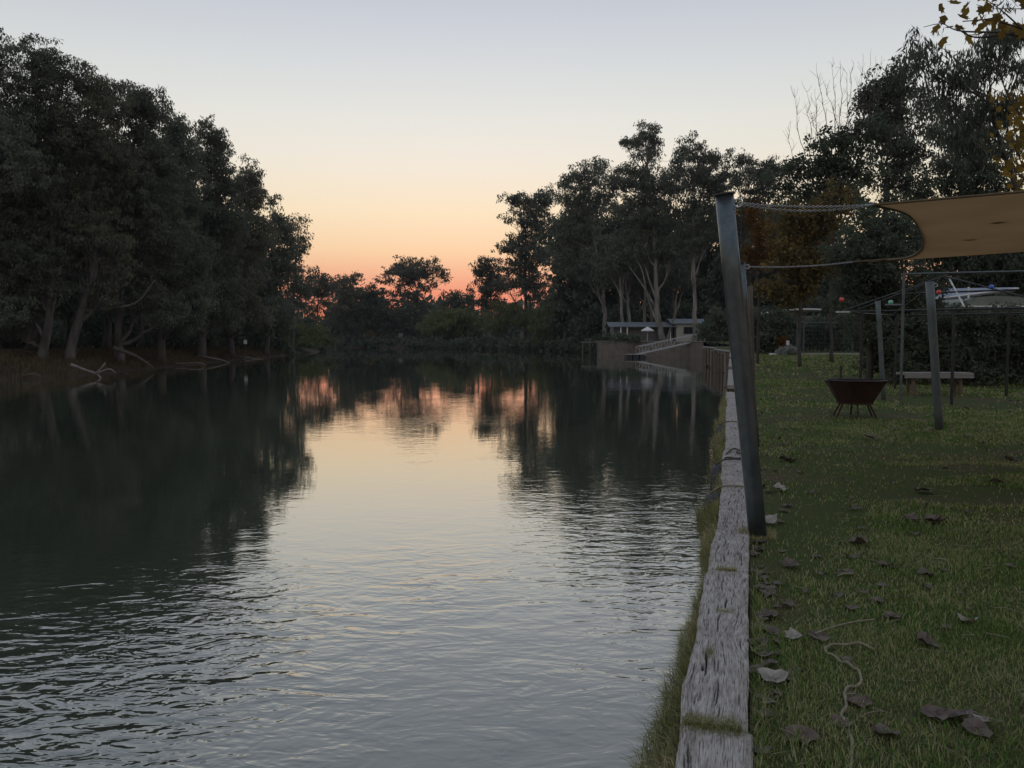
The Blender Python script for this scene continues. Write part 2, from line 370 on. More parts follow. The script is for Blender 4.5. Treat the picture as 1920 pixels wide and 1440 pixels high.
rows = np.concatenate([np.arange(-90, 0, 6), np.arange(0, 14, .25), np.arange(14, 40, .8), np.arange(40, 256, 2.5)])
off = np.concatenate([[0, .02], np.arange(.1, 8, .25), np.arange(8, 40, 2), [45, 60, 90, 140, 250, 500, 1000, 3000]])
D, O = np.meshgrid(rows, off, indexing='ij')
nat = np.clip((D - 143.5) / 3, 0, 1)
flat = zg(D) + np.where(O > .15, 1, 0) * (fbm(O * .7 + D * .3, D * .9, 3, 5) - .5) * .07
flat = flat + np.clip(O - 40, 0, None) * .01
natural = np.interp(O, [0, .8, 2.5, 6, 12, 40, 3000], [-1.7, -1.0, -.4, .2, .9, 1.3, 8])
ZZ = flat * (1 - nat) + natural * nat; kk = int(np.searchsorted(rows, 143.0))
grid_mesh('lawn', (bankx(D) + O)[:kk + 1], D[:kk + 1], ZZ[:kk + 1], 'lawn_ground')
grid_mesh('right_bank', (bankx(D) + O)[kk:], D[kk:], ZZ[kk:], 'bank_ground')

rows = np.concatenate([np.arange(-90, 20, 10), np.arange(20, 256, 2)])
off = np.concatenate([[-3, -1, 0, .4, .8, 1.4, 2, 3, 4.5, 6, 8, 11, 14, 20, 30, 60, 120, 300, 3000]])
D, O = np.meshgrid(rows, off, indexing='ij')
wob = (fbm(D * .12, D * 0, 3, 3) - .5) * 1.0
grid_mesh('left_bank', leftx(D) - O + wob, D, lz(D, O) + (fbm(O * .5, D * .5, 3, 9) - .5) * .35, 'bank_ground')

xs = np.concatenate([[-3000, -800, -300, -150], np.arange(-110, 40, 3), [60, 120, 300, 800, 3000]])
ofd = np.array([-4, 0, 1, 3, 7, 14, 40, 120, 600, 2800])
X, O = np.meshgrid(xs, ofd, indexing='ij')
grid_mesh('far_bank', X, 250 + O + (fbm(X * .08, X * 0, 3, 4) - .5) * 8, np.interp(O, [-4, 0, 1, 3, 7, 14, 2800], [-2.2, -1.35, -1.0, -.5, .3, .9, 8]), 'bank_ground')

# ------------------------------------------------------------------ timber retaining wall at our feet
WDIR = unit(np.array([.2915, 1.0, 0])); WSIDE = np.array([WDIR[1], -WDIR[0], 0])   # along the wall, towards the lawn
ALONG = math.hypot(.2915, 1.0)
wall = empty('timber_retaining_wall', (1.0, 3.4, 0), 'weathered grey sleeper edge along the lawn beside the river', 'wall')
def sleeper(d0, d1, wdt, top, cracks, knots, seed, fine):
    jg = .012 * math.sin(seed * 2.4); p0 = np.array([bankx(d0) + jg, d0, 0]); p1 = np.array([bankx(d1) + jg, d1, 0]); L = np.linalg.norm(p1 - p0) - .022
    dr = unit(p1 - p0); sd = np.array([dr[1], -dr[0], 0])
    nx, ny = (90, int(L / .011)) if fine else (14, int(L / .06))
    u = np.concatenate([[-.0005], np.linspace(0, wdt, nx), [wdt + .0005]]); v = np.linspace(0, L, ny)
    V_, U_ = np.meshgrid(v, u, indexing='ij')
    g = U_ + .012 * (fbm(V_ * 1.7, U_ * 4, 3, seed) - .5) * 2
    for (ku, kv, ka, kr) in knots:
        g = g + ka * np.exp(-(((V_ - kv) / kr) ** 2 + ((U_ - ku) / (kr * .6)) ** 2)) * np.tanh((U_ - ku) / .03)
    for (kv, ka, kr) in [(L * .42, .018, .2), (L * .75, -.01, .3)]:
        g = g + ka * np.exp(-((V_ - kv) / kr) ** 2)
    h = np.zeros_like(g); crk = np.zeros_like(g)
    h -= .0016 * np.clip(fbm(g * 210, V_ * 6, 3, seed + 2) - .45, 0, 1) * 2
    h += .006 * (fbm(U_ * 5, V_ * 2.2, 3, seed + 8) - .5)
    for (g0, v0, v1, cw, cd) in cracks:
        ctr = g0 + .006 * (fbm(V_ * 9, V_ * 0, 3, seed + int(g0 * 999)) - .5) * 2
        win = np.clip((V_ - v0) / .05, 0, 1) * np.clip((v1 - V_) / .05, 0, 1)
        cc_ = np.exp(-((g - ctr) / (cw * (.5 + fbm(V_ * 6, V_ * 0 + g0 * 50, 2, seed)))) ** 2) * win; h -= cd * 1.3 * cc_; crk = np.maximum(crk, cc_)
    edge = np.minimum(U_, wdt - U_); h -= .012 * np.clip(1 - edge / .014, 0, 1) ** 2
    ends = np.minimum(V_, L - V_); h -= .01 * np.clip(1 - ends / .012, 0, 1) ** 2
    Ue = U_ + np.where(U_ < .05, 1, 0) * (fbm(V_ * 3, V_ * 0, 4, seed + 4) - .5) * .035 + np.where(U_ > wdt - .05, 1, 0) * (fbm(V_ * 4, V_ * 0 + 7, 4, seed + 5) - .5) * .012
    Zt = top + h
    # skirt down both sides and ends
    Zt[:, 0] -= .11; Zt[:, -1] -= .11
    P = p0 + V_[..., None] * dr + (Ue - wdt)[..., None] * sd; P[..., 2] = Zt
    r_, c_ = U_.shape; idx = np.arange(r_ * c_).reshape(r_, c_)
    q = np.stack([idx[:-1, :-1], idx[:-1, 1:], idx[1:, 1:], idx[1:, :-1]], -1).reshape(-1, 4)
    Vv = P.reshape(-1, 3); lo = []; 
    for rr in (0, -1):                        # end caps
        b0 = Vv[idx[rr]].copy(); b0[:, 2] = top - .115; lo.append(b0)
    base = len(Vv); Vv = np.vstack([Vv] + lo)
    e0 = np.arange(base, base + c_); e1 = e0 + c_
    q = np.vstack([q, np.stack([idx[0, 1:], idx[0, :-1], e0[:-1], e0[1:]], -1), np.stack([idx[-1, :-1], idx[-1, 1:], e1[1:], e1[:-1]], -1)])
    me = raw_mesh('timber', Vv, q.ravel(), np.arange(len(q)) * 4)
    ul = me.uv_layers.new(name='UVMap'); gu = np.concatenate([g.ravel() + seed * .37, np.tile(g[0], 2)]); gv = np.concatenate([V_.ravel() + seed * 3.1, np.zeros(2 * c_)])
    li = q.ravel(); ul.data.foreach_set('uv', np.stack([gu[li], gv[li]], -1).astype(np.float32).ravel())
    at_ = me.attributes.new('crack', 'FLOAT', 'POINT'); at_.data.foreach_set('value', np.concatenate([crk.ravel(), np.zeros(2 * c_)]).astype(np.float32))
    return link('timber', me, 'sleeper_wood', wall, smooth=True)
rc = random.Random(4)
joins = [.9, 3.02, 5.12, 6.25, 8.5, 10.9, 13.2, 15.5, 17.9, 20.3, 22.7]
CR = {1: [(rc.uniform(.01, .25), a_ := rc.uniform(0, 2.0), a_ + rc.uniform(.05, .2), .0019, .008) for q_ in range(60)] + [(.075, .45, .75, .003, .02), (.11, 1.0, 1.35, .0024, .014), (.125, 1.4, 1.62, .003, .016), (.10, 1.72, 1.95, .0025, .01), (.06, .5, .62, .006, .02), (.16, .6, .9, .0016, .008),
          (.205, 1.1, 1.5, .0016, .006), (.13, .15, .45, .0022, .012), (.145, .05, .2, .002, .01)]}
for i in range(len(joins) - 1):
    cr = CR.get(i) or [(rc.uniform(.02, .22), a := rc.uniform(0, 1.8), a + rc.uniform(.05, .3), rc.uniform(.0014, .0024), rc.uniform(.007, .014)) for _ in range(60)]
    kn = [(.13, .95, .03, .16)] if i == 1 else [(rc.uniform(.05, .2), rc.uniform(.3, 1.8), rc.uniform(-.02, .02), .12)]
    sleeper(joins[i], joins[i + 1], .25 + (.012 if i == 1 else rc.uniform(-.016, .016)) , .04 + rc.uniform(-.009, .009), cr, kn, 11 + i, i < 4)
def wall_board(d0, d1, z0, z1, offs):
    p0 = np.array([bankx(d0), d0, 0]); p1 = np.array([bankx(d1), d1, 0]); dr = unit(p1 - p0); sd = np.array([dr[1], -dr[0], 0]); L = np.linalg.norm(p1 - p0)
    c = (p0 + p1) / 2 + sd * offs; c[2] = (z0 + z1) / 2
    MB().box(c, (.06, L - .01, z1 - z0 - .012), rz=-math.atan2(dr[0], dr[1])).build('wall_board', 'stump_wood', wall)
for i in range(len(joins) - 1):
    for k in range(6): wall_board(joins[i], joins[i + 1], -1.5 + k * .235, -1.5 + (k + 1) * .235, -.18 + rc.uniform(-.006, .006))

# ------------------------------------------------------------------ trees
def ground_z(x, d):
    if d > 252: return .9
    if x > bankx(d) - .1 and d < 143: return float(zg(d))
    if x > bankx(d): return float(np.interp(x - bankx(d), [0, .8, 2.5, 6, 12, 40], [-1.7, -1.0, -.4, .2, .9, 1.3]))
    return float(lz(d, leftx(d) - x))
def foliage(blobs3, cr, per, ln, wd, droop, dens, rs, dome=.7, outline=DIAMOND, name='crown'):
    """leaf clumps spread through the crown's volume; returns mesh and clump centres"""
    C = []
    for (c, rx, ry, rz) in blobs3:
        k = max(4, int(dens * rx * rz / (cr * cr)))
        v = unit(rs.normal(size=(k, 3))) * (rs.rand(k, 1) ** .45)
        v[:, 2] = np.where(v[:, 2] < -.35, v[:, 2] * .6, v[:, 2])
        st = rs.rand(k) < .1; v[st] = unit(v[st] + [0, 0, .3]) * rs.uniform(1.0, 1.22, (st.sum(), 1))
        C.append(np.array(c) + v * np.array([rx, ry, rz]))
    C = np.concatenate(C); R = cr * rs.uniform(.6, 1.35, len(C))
    idx = np.repeat(np.arange(len(C)), np.maximum(12, (per * (R / cr) ** 2).astype(int)))
    n_ = len(idx); dv = unit(rs.normal(size=(n_, 3))); up = rs.rand(n_) < dome
    dv[:, 2] = np.where(up, np.abs(dv[:, 2]), dv[:, 2])
    rr = rs.rand(n_) ** .5 * 1.2
    pos = C[idx] + dv * (rr * R[idx])[:, None] * np.array([1.1, 1.1, 1.1])
    ax = unit(rs.normal(size=(n_, 3)) * (1 - droop) + np.array([0, 0, -1.0]) * droop)
    sd = unit(np.cross(ax, rs.normal(size=(n_, 3))))
    s = rs.uniform(.6, 1.4, n_)
    return leaves_mesh(name, pos, ax, sd, ln * s, wd * s, outline), C
def limb_to(mb, a, b_, r0, r1, rs, k=5, n_=7, sag=.12):
    L = np.linalg.norm(np.array(b_) - np.array(a))
    P = curve(a, b_, n_, (0, 0, -sag * L * .4), L * .025, rs); mb.tube(P, np.linspace(r0, r1, n_), k, cap=False)
    return P
def tree(name, label, d, trunk, blobs, leaf='gum_leaf', bark='grey_bark', tr=None, dens=2.5, per=95, cpx=13, lpx=6.0, wpx=1.8, droop=.6, core=1.6,
         seed=0, dome=.7, cat='tree', group=None, depth=None, limbs=(), outline=DIAMOND, twigs=.35, base_z=None):
    rs = np.random.RandomState(seed + 100); m = d / F
    pts = [at(x, y, d) for x, y in trunk]
    gz = ground_z(pts[0][0], d) if base_z is None else base_z
    pts[0][2] = gz - .25
    root = empty(name, (pts[0][0], pts[0][1], gz), label, cat, group)
    bl = []
    for (cx, cy, rx, ry) in blobs:
        dd = min(rx * m, depth or 5.0)
        c = at(cx, cy, d + rs.uniform(-.5, .5) * dd); bl.append((c, rx * m * .92, max(dd * .95, .5), ry * m * .92))
    cr = max(cpx * m, .05) * .68; per = per * .5; full = list(bl)
    if core and len(bl) > 3:                  # inner foliage between the outer masses
        for j in range(len(bl) - 1):
            c = (bl[j][0] + bl[j + 1][0]) / 2; full.append((c, (bl[j][1] + bl[j + 1][1]) * .4, (bl[j][2] + bl[j + 1][2]) * .4, (bl[j][3] + bl[j + 1][3]) * .4))
    me, C = foliage(full, cr, per, lpx * m, wpx * m, droop, dens, rs, dome, outline)
    link('crown', me, leaf, root)
    mb = MB(); P = smoothpts(pts, max(10, 5 * len(pts))); P[1:-1] += rs.normal(0, .012 * np.linalg.norm(P[-1] - P[0]) * .5, (len(P) - 2, 3)) * [.45, .45, 0]
    H = np.linalg.norm(P[-1] - P[0]); r0 = tr or max(.12, H * .022); rad = np.linspace(r0, r0 * .35, len(P)); rad[0] *= 1.5; rad[1] *= 1.15
    mb.tube(P, rad, 9)
    for (c, rx, ry, rz) in bl:
        j = int(np.clip(np.argmin(np.linalg.norm(P - (c - [0, 0, rz * 1.2 + rx * .8]), axis=1)), 2, len(P) - 1))
        Q = limb_to(mb, P[j], c, rad[j] * .6, r0 * .1, rs, 6)
        sub = C[np.argsort(np.linalg.norm((C - c) / [rx, ry, rz], axis=1))[:max(6, int(len(C) / len(bl)))]]
        for cc in sub[rs.rand(len(sub)) < twigs]:
            limb_to(mb, Q[rs.randint(3, 7)], cc, r0 * .09, r0 * .025, rs, 4, 5)
    for lp in limbs:
        q = smoothpts([at(x, y, d) for x, y in lp], 12); mb.tube(q, np.linspace(r0 * .42, r0 * .1, 12), 6)
    mb.build('trunk', bark, root, smooth=True)
    return root

# left bank, nearest (left edge of the picture) to farthest
GL = 'river gums along the left bank'
tree('river_gum', 'tallest dark gum filling the left edge of the picture', 64, [(-70, 668), (-55, 420), (-30, 200)],
     [(-15, 120, 60, 75), (-70, 170, 80, 80), (-40, 270, 100, 90), (20, 330, 80, 70), (-60, 420, 110, 90), (-15, 520, 70, 60), (10, 590, 50, 40)], seed=1, group=GL)
tree('river_gum', 'gum with feathery tufted top beside the left edge', 66, [(78, 668), (92, 585), (100, 460), (85, 260)],
     [(70, 112, 48, 50), (118, 150, 50, 48), (45, 200, 70, 60), (110, 250, 75, 65), (40, 330, 85, 70), (95, 400, 80, 60), (30, 460, 80, 60), (70, 500, 60, 50), (40, 560, 40, 36), (110, 545, 34, 30), (20, 620, 40, 26)], seed=2, group=GL,
     bark='pale_bark', limbs=[[(20, 340), (60, 318), (115, 328)], [(60, 322), (90, 332), (118, 316)]])
tree('river_gum', 'gum with thick pale trunk leaning right over the left bank', 68, [(126, 668), (150, 590), (178, 510), (170, 380), (165, 250)],
     [(165, 165, 42, 45), (205, 195, 45, 48), (160, 260, 75, 65), (205, 320, 70, 60), (140, 400, 75, 60), (190, 450, 60, 45), (140, 480, 60, 36), (215, 500, 40, 40), (195, 560, 30, 30)], seed=3, group=GL, bark='pale_bark', leaf='gum_leaf_warm',
     limbs=[[(160, 583), (200, 578), (255, 568), (290, 525)]])
tree('river_gum', 'gum with straight grey trunk and a drooping dead white limb', 73, [(221, 668), (222, 560), (219, 440), (240, 280)],
     [(245, 195, 42, 42), (285, 205, 40, 45), (250, 280, 70, 60), (300, 300, 45, 60), (270, 380, 80, 60), (215, 400, 60, 50), (310, 440, 60, 50), (290, 500, 56, 44), (240, 460, 50, 36), (270, 560, 46, 40), (320, 590, 40, 36)], seed=4, group=GL, bark='pale_bark', tr=.38,
     limbs=[[(221, 500), (250, 497), (280, 520), (325, 552)]])
tree('river_gum', 'gum behind the leaning trunk with rounded crown steps', 81, [(300, 664), (305, 520), (318, 320)],
     [(318, 235, 32, 40), (345, 280, 34, 45), (315, 320, 60, 60), (350, 370, 50, 55), (300, 430, 70, 60), (350, 480, 60, 50), (320, 540, 60, 44), (370, 560, 50, 40), (340, 610, 50, 34)], seed=5, group=GL)
tree('river_gum', 'gum with separate leafy top knot halfway down the left skyline', 96, [(375, 662), (385, 520), (392, 330)],
     [(390, 248, 32, 30), (412, 275, 24, 30), (385, 310, 45, 50), (420, 345, 40, 40), (385, 400, 65, 60), (425, 420, 45, 50), (380, 490, 70, 55), (410, 550, 60, 44), (400, 605, 56, 34)], seed=6, group=GL)
tree('river_gum', 'gum with ragged thin outline below the top knot tree', 108, [(432, 660), (437, 540), (452, 380)],
     [(470, 325, 26, 28), (448, 360, 40, 40), (482, 375, 28, 40), (450, 430, 60, 50), (485, 450, 40, 45), (440, 510, 70, 50), (430, 560, 60, 40), (470, 590, 50, 36)], seed=7, group=GL, leaf='gum_leaf_warm')
tree('river_gum', 'sparse gum with sky showing through at the end of the row', 126, [(500, 658), (502, 560), (512, 440)],
     [(512, 385, 20, 24), (535, 425, 24, 20), (515, 430, 32, 32), (545, 455, 22, 20), (505, 480, 50, 40), (545, 500, 30, 25), (490, 545, 60, 40), (520, 590, 50, 36)], seed=8, group=GL, dens=1.9)
tree('river_gum', 'last gum of the left row with crown leaning over the water', 148, [(548, 655), (550, 570), (556, 480)],
     [(560, 430, 20, 20), (572, 455, 12, 22), (555, 475, 24, 22), (535, 515, 40, 28), (570, 535, 30, 24), (545, 565, 50, 30)], seed=9, group=GL, dens=1.9)
tree('river_gum', 'low gum beyond the row with pale forked stem', 185, [(592, 650), (594, 600), (597, 560)],
     [(600, 520, 26, 14), (580, 545, 35, 26), (610, 545, 24, 24), (590, 585, 22, 16)], seed=10, group=GL, bark='pale_bark', dens=2.0)
# second row, deeper in the wood: closes the gaps with real trees
for i, (x, d, top, wd) in enumerate([(-20, 72, 170, 120), (60, 78, 200, 110), (130, 84, 225, 110), (200, 90, 260, 100), (262, 98, 290, 95), (322, 106, 330, 90), (380, 116, 370, 85), (436, 128, 410, 80), (490, 142, 460, 70)]):
    tree('woodland_tree', ['shaded tree in the second row behind the left edge gum', 'shaded tree in the second row behind the tufted gum', 'shaded tree in the second row behind the leaning pale trunk',
          'shaded tree in the second row left of the straight grey trunk', 'shaded tree in the second row right of the straight grey trunk', 'shaded tree in the second row behind the rounded crown',
          'shaded tree in the second row behind the top knot gum', 'shaded tree in the second row behind the ragged gum', 'shaded tree in the second row behind the sparse gum'][i],
         d, [(x, 662), (x + 5, 500), (x, top + 80)], [(x, top + 45, wd * .55, 48), (x - 20, top + 120, wd * .75, 70), (x + 20, top + 200, wd * .75, 70), (x - 10, (top + 560) / 2 + 60, wd * .75, 80), (x, 560, wd * .7, 60)],
         seed=20 + i, leaf='dark_leaf', per=44, dens=2.2, lpx=11, wpx=5.2, cpx=18, twigs=.06, group='second row of the left wood', depth=4)
# far end of the river
GF = 'trees at the far bend'
tree('far_tree', 'pale stemmed low tree at the left of the far bend', 258, [(655, 640), (655, 580), (655, 540)],
     [(640, 528, 24, 14), (668, 522, 18, 10), (625, 540, 22, 16), (660, 548, 34, 20), (640, 575, 34, 20)], seed=40, group=GF, leaf='gum_leaf_warm', dens=1.8, cpx=7, per=55, lpx=4, wpx=1.7)
tree('far_tree', 'umbrella shaped gum standing alone against the sunset', 262, [(785, 640), (783, 590), (780, 540)],
     [(772, 496, 46, 15), (742, 510, 34, 13), (808, 500, 28, 15), (722, 525, 24, 11), (826, 513, 18, 11), (838, 524, 10, 6), (765, 510, 50, 12), (785, 520, 34, 13), (755, 535, 24, 10), (810, 535, 18, 10), (775, 552, 26, 10), (740, 552, 18, 10), (795, 575, 22, 14)],
     seed=41, group=GF, bark='dark_bark', dens=1.7, cpx=6, per=46, lpx=4, wpx=1.6, tr=.5, limbs=[[(785, 600), (770, 555), (745, 525)], [(785, 590), (800, 545), (815, 520)], [(783, 570), (785, 530), (790, 505)]])
tree('far_tree', 'dark round bush tree under the reddest sky', 256, [(855, 642), (855, 600), (853, 570)], [(850, 557, 26, 16), (872, 565, 22, 14), (840, 580, 34, 22), (870, 590, 30, 25)], seed=42, group=GF, leaf='dark_leaf', cpx=9, lpx=4.5, wpx=2, per=70)
tree('far_tree', 'dark mass of trees left of the umbrella gum', 260, [(705, 642), (705, 600), (702, 570)], [(700, 550, 24, 18), (680, 575, 40, 26), (720, 585, 36, 30), (655, 605, 50, 28), (700, 615, 60, 25)], seed=43, group=GF, leaf='dark_leaf', cpx=9, lpx=4.5, wpx=2, per=70)
tree('far_tree', 'thick dark crown at the foot of the umbrella gum', 258, [(765, 642), (765, 610), (765, 590)], [(760, 585, 34, 20), (735, 605, 36, 24), (785, 610, 40, 24)], seed=44, group=GF, leaf='dark_leaf', cpx=9, lpx=4.5, wpx=2, per=70)
tree('far_tree', 'open crowned gum right of the red sky gap', 228, [(925, 642), (922, 590), (918, 530)],
     [(912, 492, 24, 14), (898, 510, 18, 16), (928, 515, 26, 20), (905, 540, 32, 18), (935, 540, 22, 20), (900, 565, 26, 16), (940, 575, 30, 18)], seed=45, group=GF, dens=2.2, cpx=8, per=60, lpx=4.4, wpx=1.7)
tree('far_tree', 'slender gum with layered crown left of the tall gums', 216, [(990, 645), (985, 560), (985, 430)],
     [(962, 375, 30, 16), (995, 382, 32, 22), (1030, 372, 28, 22), (975, 412, 34, 20), (1015, 420, 40, 30), (985, 455, 40, 26), (950, 465, 26, 18), (1015, 478, 44, 32), (968, 502, 42, 24), (1005, 530, 50, 28), (948, 535, 34, 20), (1035, 560, 40, 30)],
     seed=46, group=GF, dens=1.9, cpx=8, per=56, lpx=5, wpx=1.7, bark='grey_bark', limbs=[[(990, 600), (1000, 560), (1010, 530)]])
# tall gums on the right bank above the house
GR = 'tall gums above the house'
tree('river_gum', 'broad gum at the left of the tall group', 150, [(1135, 645), (1132, 560), (1110, 430)],
     [(1062, 342, 26, 20), (1100, 325, 34, 22), (1125, 315, 20, 18), (1075, 375, 42, 36), (1125, 370, 40, 36), (1060, 430, 34, 40), (1100, 440, 55, 50), (1070, 500, 44, 36), (1115, 510, 44, 40), (1040, 480, 24, 36)], seed=50, group=GR, bark='white_bark', cpx=10, per=62, lpx=5.6, wpx=1.7, dens=2.1)
tree('river_gum', 'tallest gum of the right bank with a separate leafy crest', 138, [(1243, 645), (1232, 575), (1228, 470), (1214, 330)],
     [(1170, 268, 18, 12), (1195, 272, 22, 18), (1212, 248, 22, 20), (1232, 262, 14, 26), (1215, 295, 30, 16), (1145, 345, 30, 26), (1262, 322, 26, 22), (1168, 340, 34, 28), (1215, 345, 44, 30), (1255, 350, 36, 30), (1180, 400, 60, 44), (1240, 410, 56, 44), (1200, 470, 66, 44), (1265, 470, 40, 40)],
     seed=51, group=GR, bark='white_bark', cpx=10, per=66, lpx=5.6, wpx=1.7, dens=2.1, tr=.55, limbs=[[(1238, 620), (1215, 560), (1205, 510), (1190, 480)], [(1228, 575), (1205, 535), (1180, 500)], [(1250, 640), (1262, 600), (1275, 570)]])
tree('river_gum', 'gum with rounded tops right of the tallest crest', 132, [(1303, 645), (1302, 560), (1300, 400)],
     [(1292, 278, 28, 22), (1275, 300, 18, 16), (1325, 290, 22, 22), (1345, 300, 18, 16), (1300, 325, 46, 30), (1345, 345, 34, 34), (1262, 350, 30, 26), (1365, 330, 26, 24), (1305, 385, 46, 40), (1330, 430, 44, 40), (1290, 460, 40, 40)], seed=52, group=GR, bark='white_bark', cpx=10, per=66, lpx=5.6, wpx=1.7, dens=2.1)
tree('river_gum', 'dense gum behind the leaning steel pole', 126, [(1392, 645), (1392, 560), (1390, 420)],
     [(1385, 300, 26, 22), (1425, 320, 30, 22), (1460, 312, 26, 22), (1400, 345, 46, 30), (1450, 360, 40, 34), (1380, 410, 34, 44), (1440, 430, 50, 44), (1400, 490, 50, 36)], seed=53, group=GR, cpx=10, per=62, lpx=5.6, wpx=1.7, dens=2.1)
for i, (x, lean, top, lab) in enumerate([(1168, -10, 470, 'thin pale gum trunk left of the white umbrella'), (1182, -14, 490, 'pale gum trunk leaning left above the umbrella'), (1208, 3, 500, 'straight thin gum trunk directly behind the umbrella'),
                                          (1262, 14, 500, 'pale gum trunk curving right in front of the house'), (1225, -20, 520, 'grey gum trunk against the house veranda')]):
    tree('river_gum', lab, 142 + 3 * i, [(x, 645), (x + lean * .3, 570), (x + lean, top)], [(x + lean, top - 10, 34, 26), (x + lean + 15, top + 25, 36, 28), (x + lean - 18, top + 30, 36, 26)], seed=60 + i, group=GR, bark='white_bark', cpx=12, per=80, lpx=5.2, wpx=2, tr=.36)
for i, (x, d, lab) in enumerate([(1080, 182, 'dark backing tree behind the willow on the right bank'), (1150, 186, 'dark backing tree behind the thin pale trunks'), (1225, 180, 'dark backing tree behind the tallest gum'),
                                  (1300, 176, 'dark backing tree behind the house window'), (1375, 168, 'dark backing tree beside the pole'), (1455, 160, 'dark backing tree behind the rust coloured tree'), (1540, 150, 'dark backing tree behind the shade sail chain')]):
    tree('woodland_tree', lab, d, [(x, 645), (x, 560), (x, 440)], [(x, 420, 56, 44), (x - 20, 470, 62, 48), (x + 20, 520, 62, 50), (x, 570, 66, 46), (x, 615, 60, 30)], seed=70 + i, leaf='dark_leaf', per=42, dens=2.6, lpx=10, wpx=4.8, cpx=15, twigs=.06, group='dark trees behind the gums', depth=5)
# willows on the far right bank
tree('willow_tree', 'rounded willow hanging over the water left of the jetty', 190, [(1055, 652), (1053, 610), (1055, 590)], [(1050, 590, 46, 32), (1085, 592, 26, 26), (1020, 615, 34, 28), (1065, 620, 46, 26), (1100, 618, 16, 24), (1040, 638, 44, 14)],
     seed=80, leaf='willow_leaf', droop=.85, cpx=10, per=90, lpx=7, wpx=1.5, dome=.5, group='willows on the far right bank')
tree('willow_tree', 'dark willow above the small hut', 214, [(960, 648), (960, 610), (960, 590)], [(950, 590, 38, 24), (990, 600, 30, 22), (930, 610, 30, 20)], seed=81, leaf='willow_leaf', droop=.8, cpx=10, per=80, lpx=6.5, wpx=1.6, group='willows on the far right bank')
tree('willow_tree', 'broad willow bush left of the ramp', 245, [(840, 648), (840, 615), (840, 600)], [(830, 595, 34, 20), (870, 600, 34, 22), (810, 615, 40, 18), (855, 625, 50, 16), (895, 615, 28, 22)], seed=82, leaf='willow_leaf', droop=.75, cpx=9, per=80, lpx=6, wpx=1.6, group='willows on the far right bank')
tree('riverside_bush', 'olive bush overhanging the end of the left bank', 158, [(560, 652), (560, 635), (560, 620)], [(545, 625, 40, 20), (585, 628, 34, 18), (510, 630, 34, 14), (600, 640, 26, 10), (560, 642, 60, 10)], seed=83, leaf='willow_leaf', droop=.5, cpx=9, per=80, lpx=5, wpx=2, cat='bush')
tree('garden_shrub', 'dark shrub in front of the house veranda', 133, [(1180, 642), (1180, 636), (1180, 630)], [(1172, 634, 22, 8), (1195, 636, 18, 7), (1152, 634, 16, 9)], seed=85, leaf='dark_leaf', cpx=6, per=60, lpx=4, wpx=2, cat='shrub', tr=.05, depth=1.5)
tree('garden_shrub', 'leafy shrub hiding the right end of the house', 128, [(1340, 642), (1340, 625), (1340, 605)], [(1335, 612, 22, 16), (1350, 598, 18, 16), (1325, 630, 22, 12), (1355, 628, 20, 14)], seed=86, leaf='dark_leaf', cpx=8, per=70, lpx=4.5, wpx=2, cat='shrub', tr=.08, depth=1.5)
tree('riverside_bush', 'small golden bush on the far shore', 254, [(693, 645), (693, 640), (693, 632)], [(693, 632, 14, 9), (700, 638, 12, 6)], seed=84, leaf='brown_leaf', cpx=5, per=40, lpx=3.5, wpx=2, cat='bush')

# undergrowth in the left wood and dry grass on its bank (nobody could count it)
rs = np.random.RandomState(5)
bl = []
for x in range(-90, 600, 26):
    d = np.interp(x, [-90, 0, 300, 480, 600], [76, 76, 96, 132, 190]); c = at(x, rs.uniform(600, 645), d + rs.uniform(2, 14)); s = d / F
    bl.append((c, 26 * s, 2.0, rs.uniform(22, 44) * s)); c = at(x + 12, 650, d + rs.uniform(4, 12)); bl.append((c, 24 * s, 2.0, 16 * s))
me, C = foliage(bl, 1.0, 55, .56, .23, .3, 4.0, rs, .6, name='undergrowth')
o = link('undergrowth', me, 'dark_leaf'); tag(o, 'dark undergrowth at the foot of the left bank trees', 'undergrowth', kind='stuff')
bl = []
for x in range(570, 1140, 24):
    d = np.interp(x, [570, 900, 1140], [258, 254, 200]); c = at(x, rs.uniform(626, 646), d + rs.uniform(0, 8)); s = d / F
    bl.append((c, 22 * s, 2.5, rs.uniform(8, 18) * s))
for x in range(1110, 1700, 26):
    d = np.interp(x, [1110, 1400, 1700], [165, 150, 120]); c = at(x, rs.uniform(590, 632), d + rs.uniform(0, 8)); s = d / F
    bl.append((c, 26 * s, 2.5, rs.uniform(20, 40) * s))
for d in np.arange(146, 250, 3.0):
    bl.append((np.array([bankx(d) + rs.uniform(.3, 1.8), d, -.4]), 2.2, 2.2, rs.uniform(.6, 1.5)))
for x in np.arange(-75, -25, 2.5): bl.append((np.array([x, 250 + rs.uniform(-.5, 2.5), -.5]), 2.4, 2.0, rs.uniform(.6, 1.6)))
for x in np.arange(-75, -8, 2.5): bl.append((np.array([x, 255 + rs.uniform(0, 4), .8]), 2.8, 2.0, rs.uniform(1.0, 2.2)))
me, C = foliage(bl, 1.5, 52, 1.0, .46, .3, 4.0, rs, .6, name='far_scrub')
o = link('far_scrub', me, 'dark_leaf'); tag(o, 'dark scrub along the foot of the far trees', 'scrub', kind='stuff')
